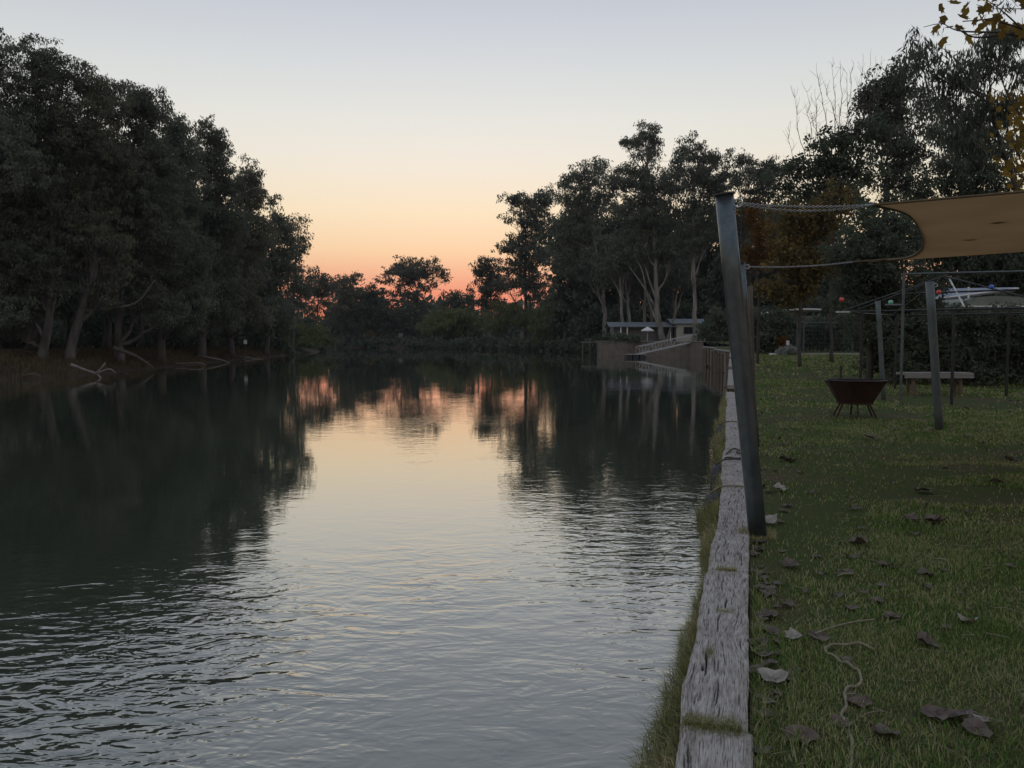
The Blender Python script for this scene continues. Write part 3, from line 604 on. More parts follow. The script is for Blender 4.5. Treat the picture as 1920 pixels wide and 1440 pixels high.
# woodland mass far behind everything
bl = []
for k in range(260):
    d = rs.uniform(300, 460); az = rs.uniform(-1.0, 1.0); c = np.array([az * d, d, rs.uniform(3, 13)]); bl.append((c, 10, 7, 8))
for k in range(90):
    d = rs.uniform(40, 200); c = np.array([leftx(d) - rs.uniform(30, 90), d, rs.uniform(3, 12)]); bl.append((c, 7, 6, 7))
for k in range(110):
    d = rs.uniform(50, 240); c = np.array([max(bankx(d), 10) + rs.uniform(25, 110) + d * .25, d, rs.uniform(2, 8)]); bl.append((c, 6, 6, 6))
me, C = foliage(bl, 3.2, 14, 3.0, 1.5, .3, 2.4, rs, .7, name='far_woodland')
o = link('far_woodland', me, 'dark_leaf'); tag(o, 'distant dark woodland behind both river banks', 'woodland', kind='stuff')
def blades(name, pos, hgt, wid, lean, mat, rs, label, seg=2):
    n_ = len(pos); an = rs.rand(n_) * 6.283; ax = np.stack([np.cos(an), np.sin(an), np.zeros(n_)], -1); sd = np.stack([-np.sin(an), np.cos(an), np.zeros(n_)], -1)
    if np.ndim(lean) == 0: ln = np.abs(rs.normal(0, lean, n_))[:, None] * ax
    else:
        ln = lean + rs.normal(0, .35, (n_, 3)) * [1, 1, .4]; sd = unit(np.stack([-ln[:, 1], ln[:, 0], np.zeros(n_)], -1))
    h = np.asarray(hgt)[:, None]; wv = (sd * np.asarray(wid)[:, None] * .5)
    up = np.array([0, 0, 1.0])
    m1 = pos + h * (.55 * up + .25 * ln); tp = pos + h * (.9 * up + .9 * ln)
    V = np.stack([pos - wv, pos + wv, m1 + wv * .8, tp, m1 - wv * .8], 1)
    b5 = (np.arange(n_) * 5)[:, None]; lp = np.concatenate([b5 + [0, 1, 2, 4], b5 + [4, 2, 3]], 1).ravel()
    st = ((np.arange(n_) * 7)[:, None] + [0, 4]).ravel()
    me = raw_mesh(name, V.reshape(-1, 3), lp, st)
    o = link(name, me, mat); tag(o, label, 'grass', kind='stuff'); return o
n_ = 26000
d = rs.uniform(44, 150, n_) ** 1.0; of = rs.uniform(.15, 9, n_) ** 1.0; x = leftx(d) - of + (fbm(d * .12, d * 0, 3, 3) - .5) * 1
blades('dry_bank_grass', np.stack([x, d, lz(d, of) + (fbm(of * .5, d * .5, 3, 9) - .5) * .35 - .05], -1), rs.uniform(.25, .7, n_) * (1 + .8 * (fbm(x, d, 2, 1) - .5)), rs.uniform(.03, .09, n_), .5, 'dry_grass', rs, 'dry brown grass on the left river bank')

# ------------------------------------------------------------------ right-hand garden trees
tree('autumn_tree', 'rust orange autumn tree just right of the leaning pole', 42, [(1420, 668), (1422, 560), (1415, 470)], [(1412, 395, 26, 30), (1425, 440, 34, 40), (1410, 490, 30, 36), (1445, 480, 30, 40)], seed=90, leaf='rust_leaf', bark='dark_bark', cpx=16, per=70, lpx=6, wpx=3, droop=.3, dens=1.5, group='autumn trees over the lawn', tr=.07)
tree('autumn_tree', 'brown and gold autumn tree under the sail chain', 38, [(1500, 668), (1500, 560), (1500, 450)], [(1480, 420, 46, 44), (1530, 430, 50, 44), (1560, 385, 44, 36), (1470, 490, 44, 50), (1530, 500, 50, 50), (1490, 560, 46, 36), (1440, 540, 30, 36)], seed=91, leaf='brown_leaf', bark='dark_bark', cpx=18, per=95, lpx=7.5, wpx=4, droop=.25, group='autumn trees over the lawn', dens=2.1, tr=.08)
# half bare tree: twigs stand clear of the leaves
t_ = tree('deciduous_tree', 'half bare tree with upright twigs against the pale sky', 44, [(1560, 668), (1558, 520), (1565, 380)],
     [(1540, 310, 40, 44), (1580, 300, 44, 44), (1620, 330, 44, 50), (1510, 360, 34, 36), (1560, 370, 60, 40), (1640, 400, 50, 40), (1500, 320, 34, 32), (1470, 345, 36, 30), (1545, 275, 40, 30), (1600, 262, 44, 34), (1640, 240, 40, 40), (1490, 390, 44, 36)], seed=92, leaf='dark_leaf', bark='dark_bark', cpx=14, per=60, lpx=7, wpx=3.6, droop=.25, dens=1.5, tr=.09)
rs = np.random.RandomState(33); mb = MB()
for (x0, y0, x1, y1) in [(1512, 300, 1490, 165), (1518, 290, 1513, 155), (1525, 285, 1530, 170), (1560, 270, 1535, 130), (1565, 265, 1560, 108), (1575, 265, 1576, 106), (1590, 262, 1600, 104), (1600, 262, 1618, 103), (1606, 262, 1632, 104), (1620, 270, 1645, 112), (1632, 280, 1660, 115),
                         (1545, 280, 1515, 190), (1585, 268, 1588, 120), (1612, 268, 1640, 150), (1500, 330, 1480, 230), (1575, 270, 1550, 150)]:
    y1 = y1 + 18; P = curve(at(x0, y0, 44 + rs.uniform(-1, 1)), at(x1, y1, 44 + rs.uniform(-1, 1)), 8, rs.normal(0, .1, 3), .05, rs); mb.tube(P, np.linspace(.022, .006, 8), 4)
    for k in range(14):
        i = rs.randint(1, 8); e = P[i] + np.array([rs.normal(0, .25), rs.normal(0, .25), rs.uniform(.2, .8)]); mb.tube(curve(P[i], e, 4, rs.normal(0, .05, 3)), np.linspace(.009, .005, 4), 3)
    P2 = curve(at(1565, 400, 44), P[0], 6, (0, 0, -.3), .08, rs); mb.tube(P2, np.linspace(.07, .03, 6), 5)
mb.build('twigs', 'dark_bark', t_)
tree('leafy_tree', 'dark rounded evergreen behind the half bare tree', 52, [(1660, 668), (1660, 520), (1660, 350)], [(1655, 165, 44, 40), (1630, 205, 36, 40), (1700, 135, 40, 36), (1680, 200, 60, 50), (1640, 230, 40, 44), (1700, 270, 70, 60), (1660, 330, 66, 54), (1720, 380, 70, 60)], seed=93, leaf='gum_leaf', bark='dark_bark', cpx=14, per=70, lpx=6.5, wpx=2.6, dens=1.9)
tree('leafy_tree', 'deep green tree filling the gap behind the weeping tree', 48, [(1800, 668), (1800, 520), (1800, 350)], [(1800, 240, 70, 60), (1850, 300, 70, 60), (1780, 330, 66, 54), (1880, 380, 80, 60), (1800, 430, 90, 60), (1720, 470, 60, 50), (1920, 460, 80, 60), (1880, 520, 90, 50), (1790, 510, 80, 50), (1960, 540, 80, 50), (1845, 480, 90, 40), (1900, 505, 70, 36)], seed=94, leaf='dark_leaf', bark='dark_bark', cpx=15, per=70, lpx=7, wpx=3.0, dens=2.4, tr=.2)
tree('weeping_tree', 'tree with narrow weeping leaves in the upper right', 20, [(2010, 720), (1990, 560), (1930, 420), (1880, 280), (1850, 180)],
     [(1735, 85, 44, 26), (1720, 120, 34, 26), (1790, 140, 50, 40), (1770, 190, 60, 40), (1850, 110, 60, 50), (1900, 60, 50, 40), (1890, 180, 60, 60), (1830, 230, 60, 46), (1750, 240, 50, 36), (1880, 270, 50, 40), (1800, 290, 50, 30)],
     seed=95, leaf='gum_leaf', bark='dark_bark', cpx=20, per=60, lpx=15, wpx=2.6, droop=.75, dens=1.5, tr=.1, depth=2.0)
tree('dark_conifer', 'near black bushy tree behind the fire pit', 27, [(1630, 720), (1632, 600), (1635, 480)], [(1640, 430, 56, 44), (1690, 450, 54, 44), (1600, 480, 56, 44), (1660, 500, 80, 54), (1610, 560, 66, 50), (1700, 560, 80, 56), (1640, 620, 66, 54), (1700, 650, 60, 50), (1650, 680, 44, 34)],
     seed=96, leaf='dark_leaf', bark='dark_bark', cpx=16, per=110, lpx=7, wpx=3, dens=2.8, droop=.1, tr=.12, depth=1.6)
tree('round_shrub', 'round green shrub beside the far end of the sleeper wall', 92, [(1345, 655), (1345, 630), (1345, 610)], [(1345, 600, 26, 24), (1330, 625, 26, 22), (1365, 615, 26, 30)], seed=97, leaf='dark_leaf', bark='dark_bark', cpx=9, per=80, lpx=5, wpx=2.4, droop=.1, cat='shrub', tr=.1)
# plane tree close by: only the ends of its branches reach into the picture
rs = np.random.RandomState(12)
root = empty('plane_tree', (8.9, 12.6, 0), 'plane tree with big golden leaves at the right edge', 'tree')
mb = MB(); trunkp = smoothpts([(8.9, 12.6, -.2), (8.8, 12.5, 2.0), (8.95, 12.4, 4.2), (8.8, 12.2, 6.5)], 16); mb.tube(trunkp, np.linspace(.2, .1, 16), 10)
ends = []; D0 = 10.5
for path in [[(2010, 170), (1950, 90), (1890, 30), (1850, 0)], [(2000, 100), (1930, 60), (1860, 38), (1805, 40)], [(1960, 80), (1880, 62), (1800, 58), (1765, 42)], [(2010, 240), (1940, 200), (1875, 195)], [(2010, 310), (1950, 260), (1890, 180), (1875, 120)], [(2000, 330), (1930, 340), (1890, 300)],
             [(2010, 30), (1930, 10), (1860, -20)], [(2005, 390), (1940, 350), (1895, 260)], [(1900, 62), (1830, 70), (1790, 52)]]:
    P = smoothpts([at(x, y, D0 + rs.uniform(-.5, .5)) for x, y in path], 14); P = np.vstack([curve(trunkp[rs.randint(7, 13)], P[0], 4), P[1:]])
    mb.tube(P, np.linspace(.022, .004, len(P)), 6); ends.append(P)
    for k in range(5):
        i = rs.randint(6, len(P)); e = P[i] + rs.normal(0, .22, 3); mb.tube(curve(P[i], e, 4, rs.normal(0, .03, 3)), np.linspace(.007, .003, 4), 4); ends.append(np.array([P[i], e, e]))
mb.build('trunk', 'dark_bark', root, smooth=True)
spots = [(1797, 8), (1812, 14), (1830, 8), (1845, 12), (1818, 22), (1835, 26), (1800, 32), (1826, 34), (1852, 4), (1790, 50), (1772, 28), (1760, 8), (1776, 50), (1760, 45), (1812, 66), (1768, 70), (1780, 84)]
ps = [at(x, y, D0 + rs.uniform(-.3, .3)) for x, y in spots]
for k in range(150):
    x = 1918 - abs(rs.normal(0, 30)); y = rs.uniform(170, 380); ps.append(at(x + 12, y, D0 + rs.uniform(-.8, .8)))
for k in range(260): ps.append(at(rs.uniform(1930, 2150), rs.uniform(-150, 380), D0 + rs.uniform(-1.5, 1.5)))
for k in range(40): ps.append(at(rs.uniform(1840, 1930), rs.uniform(-30, 60), D0 + rs.uniform(-.8, .8)))
ps = np.array(ps); k = len(ps); ax = unit(rs.normal(0, .7, (k, 3)) + [0, 0, -.8]); sd = unit(np.cross(ax, rs.normal(size=(k, 3)))); s = rs.uniform(.1, .17, k); s[len(spots):len(spots) + 150] *= .62
me = leaves_mesh('leaves', ps, ax, sd, s, s * 1.05, STAR); link('leaves', me, 'yellow_leaf', root)

# hedges (dense leaf walls)
def hedge(name, label, d, x0, x1, ytop, ybot, depth, leaf, seed, lpx=7, wpx=3.2, cat='hedge'):
    rs = np.random.RandomState(seed); s = d / F; a, b_ = at(x0, ybot, d), at(x1, ybot, d); zt = at(x0, ytop, d)[2]; gz = ground_z((a[0] + b_[0]) / 2, d)
    root = empty(name, ((a[0] + b_[0]) / 2, d, gz), label, cat)
    bl = []; n1 = max(3, int((x1 - x0) / 30))
    for i in range(n1):
        for k in range(3):
            z = gz + (zt - gz) * (k + .55) / 3 * rs.uniform(.93, 1.05); bl.append((np.array([a[0] + (b_[0] - a[0]) * (i + .5) / n1, d + depth / 2, z]), 22 * s, depth * .6, (zt - gz) * .22))
    me, C = foliage(bl, 13 * s, 100, lpx * s, wpx * s, .15, 3.2, rs, .6); link('leaves', me, leaf, root)
    for i in range(n1 + 1):
        x = a[0] + (b_[0] - a[0]) * (i + .2) / (n1 + 1); MB().tube(curve((x, d + depth / 2, gz - .1), (x + rs.normal(0, .1), d + depth / 2, gz + (zt - gz) * .8), 5, wob=.04, rs=rs), np.linspace(.05, .02, 5), 5).build('stem', 'dark_bark', root)
hedge('hedge', 'dark leafy hedge behind the pale bench', 25, 1690, 2080, 592, 716, 1.2, 'dark_leaf', 5)
hedge('hedge', 'clipped hedge left of the wire enclosure', 60, 1422, 1500, 594, 667, 2.0, 'dark_leaf', 6)
hedge('hedge', 'dark hedge inside the wire enclosure', 66, 1500, 1640, 602, 664, 2.0, 'dark_leaf', 7)

# ------------------------------------------------------------------ sail posts, chains and the shade sail
def post(name, label, base, top, r, mat, capmat=None, ring=True, group=None, k=16):
    base, top = np.array(base), np.array(top); root = empty(name, base, label, 'post', group)
    b0 = base + (base - top) * .08
    MB().tube(np.linspace(b0, top, 6), r, k).build('pole', mat, root, smooth=True)
    if capmat:
        dr = unit(top - base); MB().tube([top + dr * .002, top + dr * .014], r * 1.22, k).build('cap', capmat, root)
    if ring:
        a = np.linspace(0, 2 * math.pi, 13); c = top + np.array([r + .035, 0, -.06]); MB().tube(np.stack([c[0] + .03 * np.cos(a), c[1] + 0 * a, c[2] + .03 * np.sin(a)], -1), .007, 6).build('eye_ring', 'chain_steel', root)
    return root
pA = on(1421, 1005, 0); tA = at(1358, 366, pA[1] - .05)
post('sail_post', 'tall leaning galvanised pole standing beside the sleeper edge', pA, tA, .068, 'galvanised', 'cap_steel', k=32, group='sail posts')
pB = np.array([3.43, 11.4, 0]); tB = at(1390, 492, 11.4)
post('sail_post', 'second galvanised pole half hidden behind the nearest leaning pole', pB, tB, .05, 'galvanised', 'cap_steel', group='sail posts')
pC = np.array([at(1410, 700, 16)[0] + .05, 16, 0]); post('sail_post', 'short brown pole just right of the two leaning poles', pC, at(1407, 536, 16), .042, 'brown_steel', None, False, group='sail posts')
pD = on(1761, 806, 0); post('sail_post', 'pale grey round post standing right of the fire pit', pD, at(1743, 528, pD[1]), .066, 'post_paint', None, True, group='sail posts')
pE = on(1657, 752, 0); post('sail_post', 'pale grey post rising behind the fire pit', pE, at(1646, 564, pE[1]), .056, 'post_paint', None, False, group='sail posts')

def chain(name, label, p0, p1, sag, n_, r, lw):
    P = curve(p0, p1, n_ + 1, (0, 0, -sag)); mb = MB()
    for i in range(n_):
        a, b_ = P[i], P[i + 1]; t = unit(b_ - a); s1 = unit(np.cross(t, [0, 0, 1.])); s2 = np.cross(t, s1); s = s1 if i % 2 else s2
        c = (a + b_) / 2; L = np.linalg.norm(b_ - a) * .62
        an = np.linspace(0, 2 * math.pi, 9)[:-1]; ring = c + np.outer(np.cos(an) * L, t) + np.outer(np.sin(an) * lw, s)
        mb.tube(np.vstack([ring, ring[:2]]), r, 4, cap=False)
    return tag(mb.build(name, 'chain_steel', None, True), label, 'chain')
sA, sB = at(1638, 384, 6.58), at(1600, 491, 11.45)
ey = tA + np.array([.10, 0, -.06])
chain('chain', 'double steel chain from the nearest pole to the sail corner', ey, sA, .02, 60, .0026, .0085)
chain('chain', 'slack second strand of chain below the pole cap', ey + [.0, 0, -.005], ey + (sA - ey) * .98, .05, 54, .0026, .0085)
chain('chain', 'thin chain from the second pole to the lower sail corner', tB + [.085, 0, -.06], sB, .03, 90, .0032, .009)

edge = smoothpts([sA, at(1700, 400, 7.03), at(1725, 430, 8.06), at(1732, 450, 8.93), at(1725, 470, 10.0), at(1700, 483, 10.87), at(1650, 489, 11.35), sB], 40)
sail = empty('shade_sail', edge.mean(0), 'tan shade sail stretched over the lawn at the right', 'shade sail')
dirv = unit(np.array([.9, -.43, 0])); nU = 30; V = []
far_e = np.array([[8.8, 4.1, 2.75]]) * (1 - np.linspace(0, 1, 40)[:, None]) + np.array([[12.0, 8.6, 2.75]]) * np.linspace(0, 1, 40)[:, None]
tt = np.linspace(0, 1, nU); G = np.zeros((40, nU, 3)); sN = np.linspace(0, 1, 40)
for j, u in enumerate(tt):
    G[:, j] = edge * (1 - u) + far_e * u
    G[:, j, 2] += -.07 * np.sin(math.pi * sN) * math.sin(math.pi * min(1, u * 1.3 + .1)) + .04 * u * (1 - u) * 4
    bow = 4 * u * (1 - u) * .35
    G[:, j, 0] += (1 - sN) * bow * .43 * .6 - sN * bow * .43 * .6; G[:, j, 1] += (1 - sN) * bow * .9 * .5 - sN * bow * .9 * .5
top = G.copy(); top[..., 2] += .003
idx = np.arange(40 * nU).reshape(40, nU); q = np.stack([idx[:-1, :-1], idx[:-1, 1:], idx[1:, 1:], idx[1:, :-1]], -1).reshape(-1)
me = raw_mesh('cloth', G.reshape(-1, 3), q, np.arange(len(q) // 4) * 4); link('cloth', me, 'sail_cloth', sail, smooth=True)
simple('sail_hem', (.08, .06, .035), (.13, .1, .06), 20, .8)
MB().tube(edge, .014, 6).build('hem', 'sail_hem', sail, True); MB().tube(G[0], .011, 6).build('hem', 'sail_hem', sail, True); MB().tube(G[-1], .011, 6).build('hem', 'sail_hem', sail, True)
LEAFO = np.array([[0, .02], [.2, .06], [.4, .2], [.5, .42], [.38, .55], [.36, .78], [.17, .8], [0, 1.0], [-.15, .82], [-.33, .76], [-.4, .52], [-.5, .4], [-.42, .2], [-.2, .05]])
def flatleaf(name, label, p, size, mat, rs, curl=.5, rz=None, group=None, long=1.0, sit=.006):
    """one curled fallen leaf with lobes"""
    a = rz if rz is not None else rs.uniform(0, 6.28); O = LEAFO * rs.uniform(.85, 1.15, (len(LEAFO), 1)); O = (O - [0, .5]) * [1.05 * rs.uniform(.8, 1.2), long * rs.uniform(.9, 1.1)]
    rows_ = [O * k for k in (1.0, .6, .25)]; V = []
    for R in rows_:
        for (x, y) in R: V.append((x, y, curl * (x * x * rs.uniform(.7, 1.6) + .6 * y * y) + rs.normal(0, .035)))
    V = np.array(V); V[:, 2] -= V[:, 2].min(); k = len(O); fc = []
    for r_ in range(2):
        for i in range(k): fc.append([r_ * k + i, r_ * k + (i + 1) % k, (r_ + 1) * k + (i + 1) % k, (r_ + 1) * k + i])
    fc.append([2 * k + i for i in range(k)])
    V = V * size; ca, sa = math.cos(a), math.sin(a); tl = rs.normal(0, .12, 2)
    W = np.stack([V[:, 0] * ca - V[:, 1] * sa, V[:, 0] * sa + V[:, 1] * ca, V[:, 2]], -1); W[:, 2] += W[:, 0] * tl[0] + W[:, 1] * tl[1]
    W[:, 2] += sit - W[:, 2].min() * 1.0
    o = MB().add(W, fc).build(name, mat, None, loc=p); tag(o, label, 'leaf', group); return o
rs = np.random.RandomState(21)
for (x, y, lab) in [(1880, 421, 'dead leaf lying on the shade sail near the right edge'), (1820, 449, 'small dead leaf lying on the middle of the shade sail')]:
    p = np.array(at(x, y, 1530 * 1.06 / (635 - y))); jj = np.argmin(np.linalg.norm(G - p, axis=2)); p2 = G.reshape(-1, 3)[jj]; flatleaf('fallen_leaf', lab, (p2[0], p2[1], p2[2] + .004), .13, 'dry_leaf', rs, .2, group='leaves on the sail', sit=.002)

# ------------------------------------------------------------------ frames, globes and bench on the lawn
gz_ = empty('gazebo_frame', (10.8, 20.6, 0.02), 'bare metal gazebo frame without its roof cover', 'gazebo')
A_, B_, C_, D_ = (np.array(v) for v in ((8.3, 20.5, 2.19), (11.6, 17.4, 2.19), (14.2, 20.6, 2.19), (11.1, 23.8, 2.19))); PK = np.array([10.75, 20.4, 3.07])
for a, b_ in ((A_, B_), (B_, C_), (C_, D_), (D_, A_)): MB().tube([a, b_], .022, 8).build('eave_bar', 'dark_steel', gz_)
for a in (A_, B_, C_, D_): MB().tube([a + [0, 0, .03], PK], .02, 8).build('hip_bar', 'dark_steel', gz_)
MB().tube([A_ + [.28, -.2, .05], PK + [-.6, -.2, -.22]], .016, 8).build('hip_bar', 'dark_steel', gz_)
MB().tube([PK + [.1, 0, -.02], (A_ + B_) / 2 + [.35, -.3, .05]], .022, 8).build('rafter', 'aluminium', gz_)
MB().tube([(A_ + PK) / 2, (B_ + PK) / 2 + [.3, -.3, 0]], .022, 8).build('purlin', 'dark_steel', gz_); MB().tube([(B_ + PK) / 2 + [.3, -.3, 0], (C_ + PK) / 2], .022, 8).build('purlin', 'dark_steel', gz_)
MB().box(A_ + [.02, -.03, 0], (.42, .06, .04), rz=-.6).build('corner_plate', 'aluminium', gz_)
for x, y in ((8.68, 20.3), (10.1, 18.7), (12.75, 21.0), (11.1, 23.6), (11.6, 17.5), (14.1, 20.6)):
    MB().tube([(x, y, -.1), (x, y, 2.19 if (x, y) != (10.1, 18.7) else 2.17)], .035, 10).build('post', 'dark_steel', gz_)
MB().tube([(8.27, 20.5, -.1), (8.27, 20.5, .85)], .03, 8).build('stub_post', 'dark_steel', gz_)
fr = empty('awning_frame', (at(1690, 700, 18.3)[0], 18.3, .02), 'tall thin pipe frame with a top rail right of the fire pit', 'frame')
x0 = at(1690, 700, 18.3)[0]
MB().tube([(x0, 18.3, -.1), (x0, 18.3, 2.98)], .03, 10).build('post', 'post_paint', fr); MB().tube([(x0, 18.3, 2.96), (x0 + 5.0, 17.2, 3.0)], .02, 8).build('top_rail', 'post_paint', fr)
MB().tube([(x0 - .4, 18.3, 2.27), (x0, 18.3, 2.27)], .026, 8).build('side_arm', 'post_paint', fr); MB().tube([(x0 + 5.0, 17.2, -.1), (x0 + 5.0, 17.2, 3.02)], .03, 10).build('post', 'post_paint', fr)
wire = []
for (x, y, d, mt, lab) in [(1578, 562, 19.0, 'globe_red', 'red light globe hanging left of the gazebo corner'), (1670, 567, 18.9, 'globe_green', 'green light globe between the two pale posts'), (1760, 548, 18.8, 'globe_red', 'red light globe just right of the pale round post'), (1859, 538, 18.7, 'globe_blue', 'blue light globe near the right edge of the picture')]:
    c = at(x, y, d); rt = empty('light_globe', c, lab, 'light globe', 'coloured festoon globes'); mb = MB()
    ph = np.linspace(-1.35, 1.57, 9); mb.tube(np.stack([c[0] + 0 * ph, c[1] + 0 * ph, c[2] + .055 * np.sin(ph)], -1), np.maximum(.055 * np.cos(ph), .001), 12); mb.build('globe', mt, rt, True)
    MB().tube([c + [0, 0, .048], c + [0, 0, .09]], .016, 8).build('lamp_holder', 'dark_steel', rt); wire.append(c + [0, 0, .088])
W = [wire[0] + [-1.3, .2, .4]] + wire + [wire[-1] + [1.6, 0, .15]]
mb = MB(); pts = []
for a, b_ in zip(W[:-1], W[1:]): pts.append(curve(a, b_, 8, (0, 0, .02))[:-1])
tag(MB().tube(np.concatenate(pts), .005, 4).build('festoon_wire', 'dark_steel'), 'thin dark wire carrying the coloured globes', 'wire')
d = 21.6; bc = at(1752, 700, d); be = empty('garden_bench', (bc[0], d, .02), 'long pale plank bench in front of the dark hedge', 'bench')
for k in range(3): MB().box((bc[0], d - .16 + k * .16, .60), (1.82, .15, .06)).build('seat_plank', 'plank', be)
MB().box((bc[0], d - .25, .535), (1.8, .035, .10)).build('front_rail', 'plank', be)
for sx_ in (-.62, .62):
    for sy in (-.14, .14): MB().box((bc[0] + sx_, d + sy, .25), (.08, .06, .53)).build('leg', 'stump_wood', be)

# ------------------------------------------------------------------ fire pit
fc = on(1602, 783, 0); fp = empty('fire_pit', (fc[0], fc[1], 0), 'rusty faceted steel fire pit on the lawn', 'fire pit')
def ngon(r, z, k=8, ph=.2): 
    a = np.arange(k) * 2 * math.pi / k + ph; return np.stack([fc[0] + r * np.cos(a), fc[1] + r * np.sin(a), np.full(k, z)], -1)
k = 8; rings = [ngon(.57, .72), ngon(.33, .30), ngon(.31, .30), ngon(.55, .72)]
for i in range(k):
    j = (i + 1) % k; MB().add([rings[0][i], rings[0][j], rings[1][j], rings[1][i], rings[3][i], rings[3][j], rings[2][j], rings[2][i]], [[0, 1, 2, 3], [5, 4, 7, 6], [0, 4, 5, 1], [3, 2, 6, 7], [1, 5, 6, 2], [4, 0, 3, 7]]).build('side_panel', 'rust', fp)
MB().prism(ngon(.335, 0)[:, :2], .27, .298).build('base_plate', 'rust', fp)
rim = ngon(.585, .725); MB().tube(np.vstack([rim, rim[:2]]), .012, 6).build('rim', 'dark_steel', fp)
for i in range(6):
    a = i * math.pi / 3 + .3; MB().tube([(fc[0] + .27 * math.cos(a), fc[1] + .27 * math.sin(a), .285), (fc[0] + .42 * math.cos(a), fc[1] + .42 * math.sin(a), .0)], .017, 8).build('leg', 'rust', fp)
tag(MB().tube([(fc[0] - .35, fc[1] - .2, .749), (fc[0] + .68, fc[1] - .1, .749)], .012, 6).build('fire_poker', 'dark_steel'), 'thin steel rod laid across the rim of the fire pit', 'poker')

# ------------------------------------------------------------------ tyre fenders and their ropes on the sleeper edge
def wallpt(d, side=0, z=0): p = np.array([bankx(d), d, z]); return p + WSIDE * side
for i, (d, lab) in enumerate([(7.9, 'nearest black tyre fender hung on the river side of the sleepers'), (9.7, 'middle black tyre fender hung beyond the nearest one'), (14.2, 'farthest black tyre fender near the end of the sleeper edge')]):
    c = wallpt(d, -.32, -.30); rt = empty('tyre_fender', c, lab, 'tyre', 'tyre fenders along the wall'); mb = MB()
    k, R = 28, .30; prof = [(-.085, -.10), (-.092, .0), (-.08, .075), (-.05, .10), (.05, .10), (.08, .075), (.092, 0), (.085, -.10)]
    V, fcs = [], []
    for a in np.arange(k) * 2 * math.pi / k:
        rad = WDIR * math.cos(a) + np.array([0, 0, 1]) * math.sin(a)
        for (w_, h_) in prof: V.append(c + rad * (R - .10 + h_) + WSIDE * w_)
    q = len(prof); fcs = [[i_ * q + j, i_ * q + (j + 1) % q, ((i_ + 1) % k) * q + (j + 1) % q, ((i_ + 1) % k) * q + j] for i_ in range(k) for j in range(q)]
    mb.add(V, fcs); mb.build('tread', 'rubber', rt, True)
    rp_ = MB(); tp = c + np.array([0, 0, .30])
    P = smoothpts([c + [0, 0, .13], tp + WSIDE * -.08 + [0, 0, -.05], tp + [0, 0, .02], wallpt(d + .1, -.24, .052), wallpt(d + .12, -.02, .055), wallpt(d + .12, .05, .0)], 26)
    tag(rp_.tube(P, .009, 6).build('fender_rope', 'dark_rope' if i else 'rope_fibre', None, True), ['rope holding the nearest tyre across the sleeper', 'rope holding the middle tyre across the sleeper', 'rope holding the farthest tyre across the sleeper'][i], 'rope', 'fender ropes')
tag(MB().tube(smoothpts([wallpt(9.95, -.26, -.05), wallpt(9.95, -.24, .05), wallpt(9.9, -.12, .056), wallpt(9.95, 0, .056), wallpt(9.95, .04, .01)], 20), .012, 6).build('mooring_strap', 'dark_rope', None, True), 'dark strap lying straight across the sleeper past the tyres', 'strap')
tag(MB().tube(smoothpts([wallpt(10.3, -.25, .02), wallpt(10.5, -.2, .055), wallpt(10.75, -.13, .06), wallpt(10.6, -.06, .056), wallpt(10.35, -.05, .056), wallpt(10.4, -.1, .06), wallpt(10.6, -.09, .062)], 28), .011, 6).build('looped_rope', 'dark_rope', None, True), 'short looped rope lying on the sleeper', 'rope')

# ------------------------------------------------------------------ grass
rs = np.random.RandomState(3)
def soil_mask(x, y): return fbm(x * .55 + 3, y * .45 + 1, 4, 31)
PATCH = [(1500, 950, .55, .35), (1770, 885, 1.0, .4), (1830, 930, .8, .5), (1600, 775, 1.4, 1.2), (1740, 750, 2.2, 1.2), (1850, 760, 2.0, 1.4)]
PX = [(on(x, y)[:2], a, b_) for x, y, a, b_ in PATCH]
P_, H_, W_ = [], [], []
for (d0, d1, dens, hh, ww) in [(2.1, 4.2, 10000, .03, .0043), (4.2, 6.5, 6000, .03, .006), (6.5, 10, 2500, .032, .01), (10, 16, 1000, .036, .016), (16, 30, 260, .045, .034), (30, 60, 40, .08, .08)]:
    wmax = lambda d: .43 * d + 2.4; A = (d1 - d0) * (wmax(d0) + wmax(d1)) / 2; n_ = int(A * dens)
    d = np.sqrt(rs.uniform(d0 ** 2, d1 ** 2, n_)); o_ = rs.rand(n_) * wmax(d) + .012; x = bankx(d) + o_
    m_ = soil_mask(x, d); keep = rs.rand(n_) < np.clip((m_ - .37) / .16, .12, 1) * np.clip((.43 * d + 2.4 - o_) / 2.2, 0, 1) ** 1.5
    for (c, a, b_) in PX: keep &= ~((((x - c[0]) / a) ** 2 + ((d - c[1]) / b_) ** 2 < 1 + (fbm(x * 4, d * 4, 2, 8) - .5) * 1.2) & (rs.rand(n_) < .93))
    x, d, o_ = x[keep], d[keep], o_[keep]; tall = .55 + 1.0 * fbm(x * 2.2, d * 2.2, 3, 77) + np.where(o_ < .07, .7, 0)
    z = zg(d) + np.where(o_ > .15, (fbm(o_ * .7 + d * .3, d * .9, 3, 5) - .5) * .07, 0) - .006
    P_.append(np.stack([x, d, z], -1)); H_.append(hh * tall * rs.uniform(.6, 1.4, len(x))); W_.append(ww * rs.uniform(.6, 1.3, len(x)))
blades('lawn_grass', np.concatenate(P_), np.concatenate(H_), np.concatenate(W_), .75, 'grass_blade', rs, 'short green grass growing over the lawn')
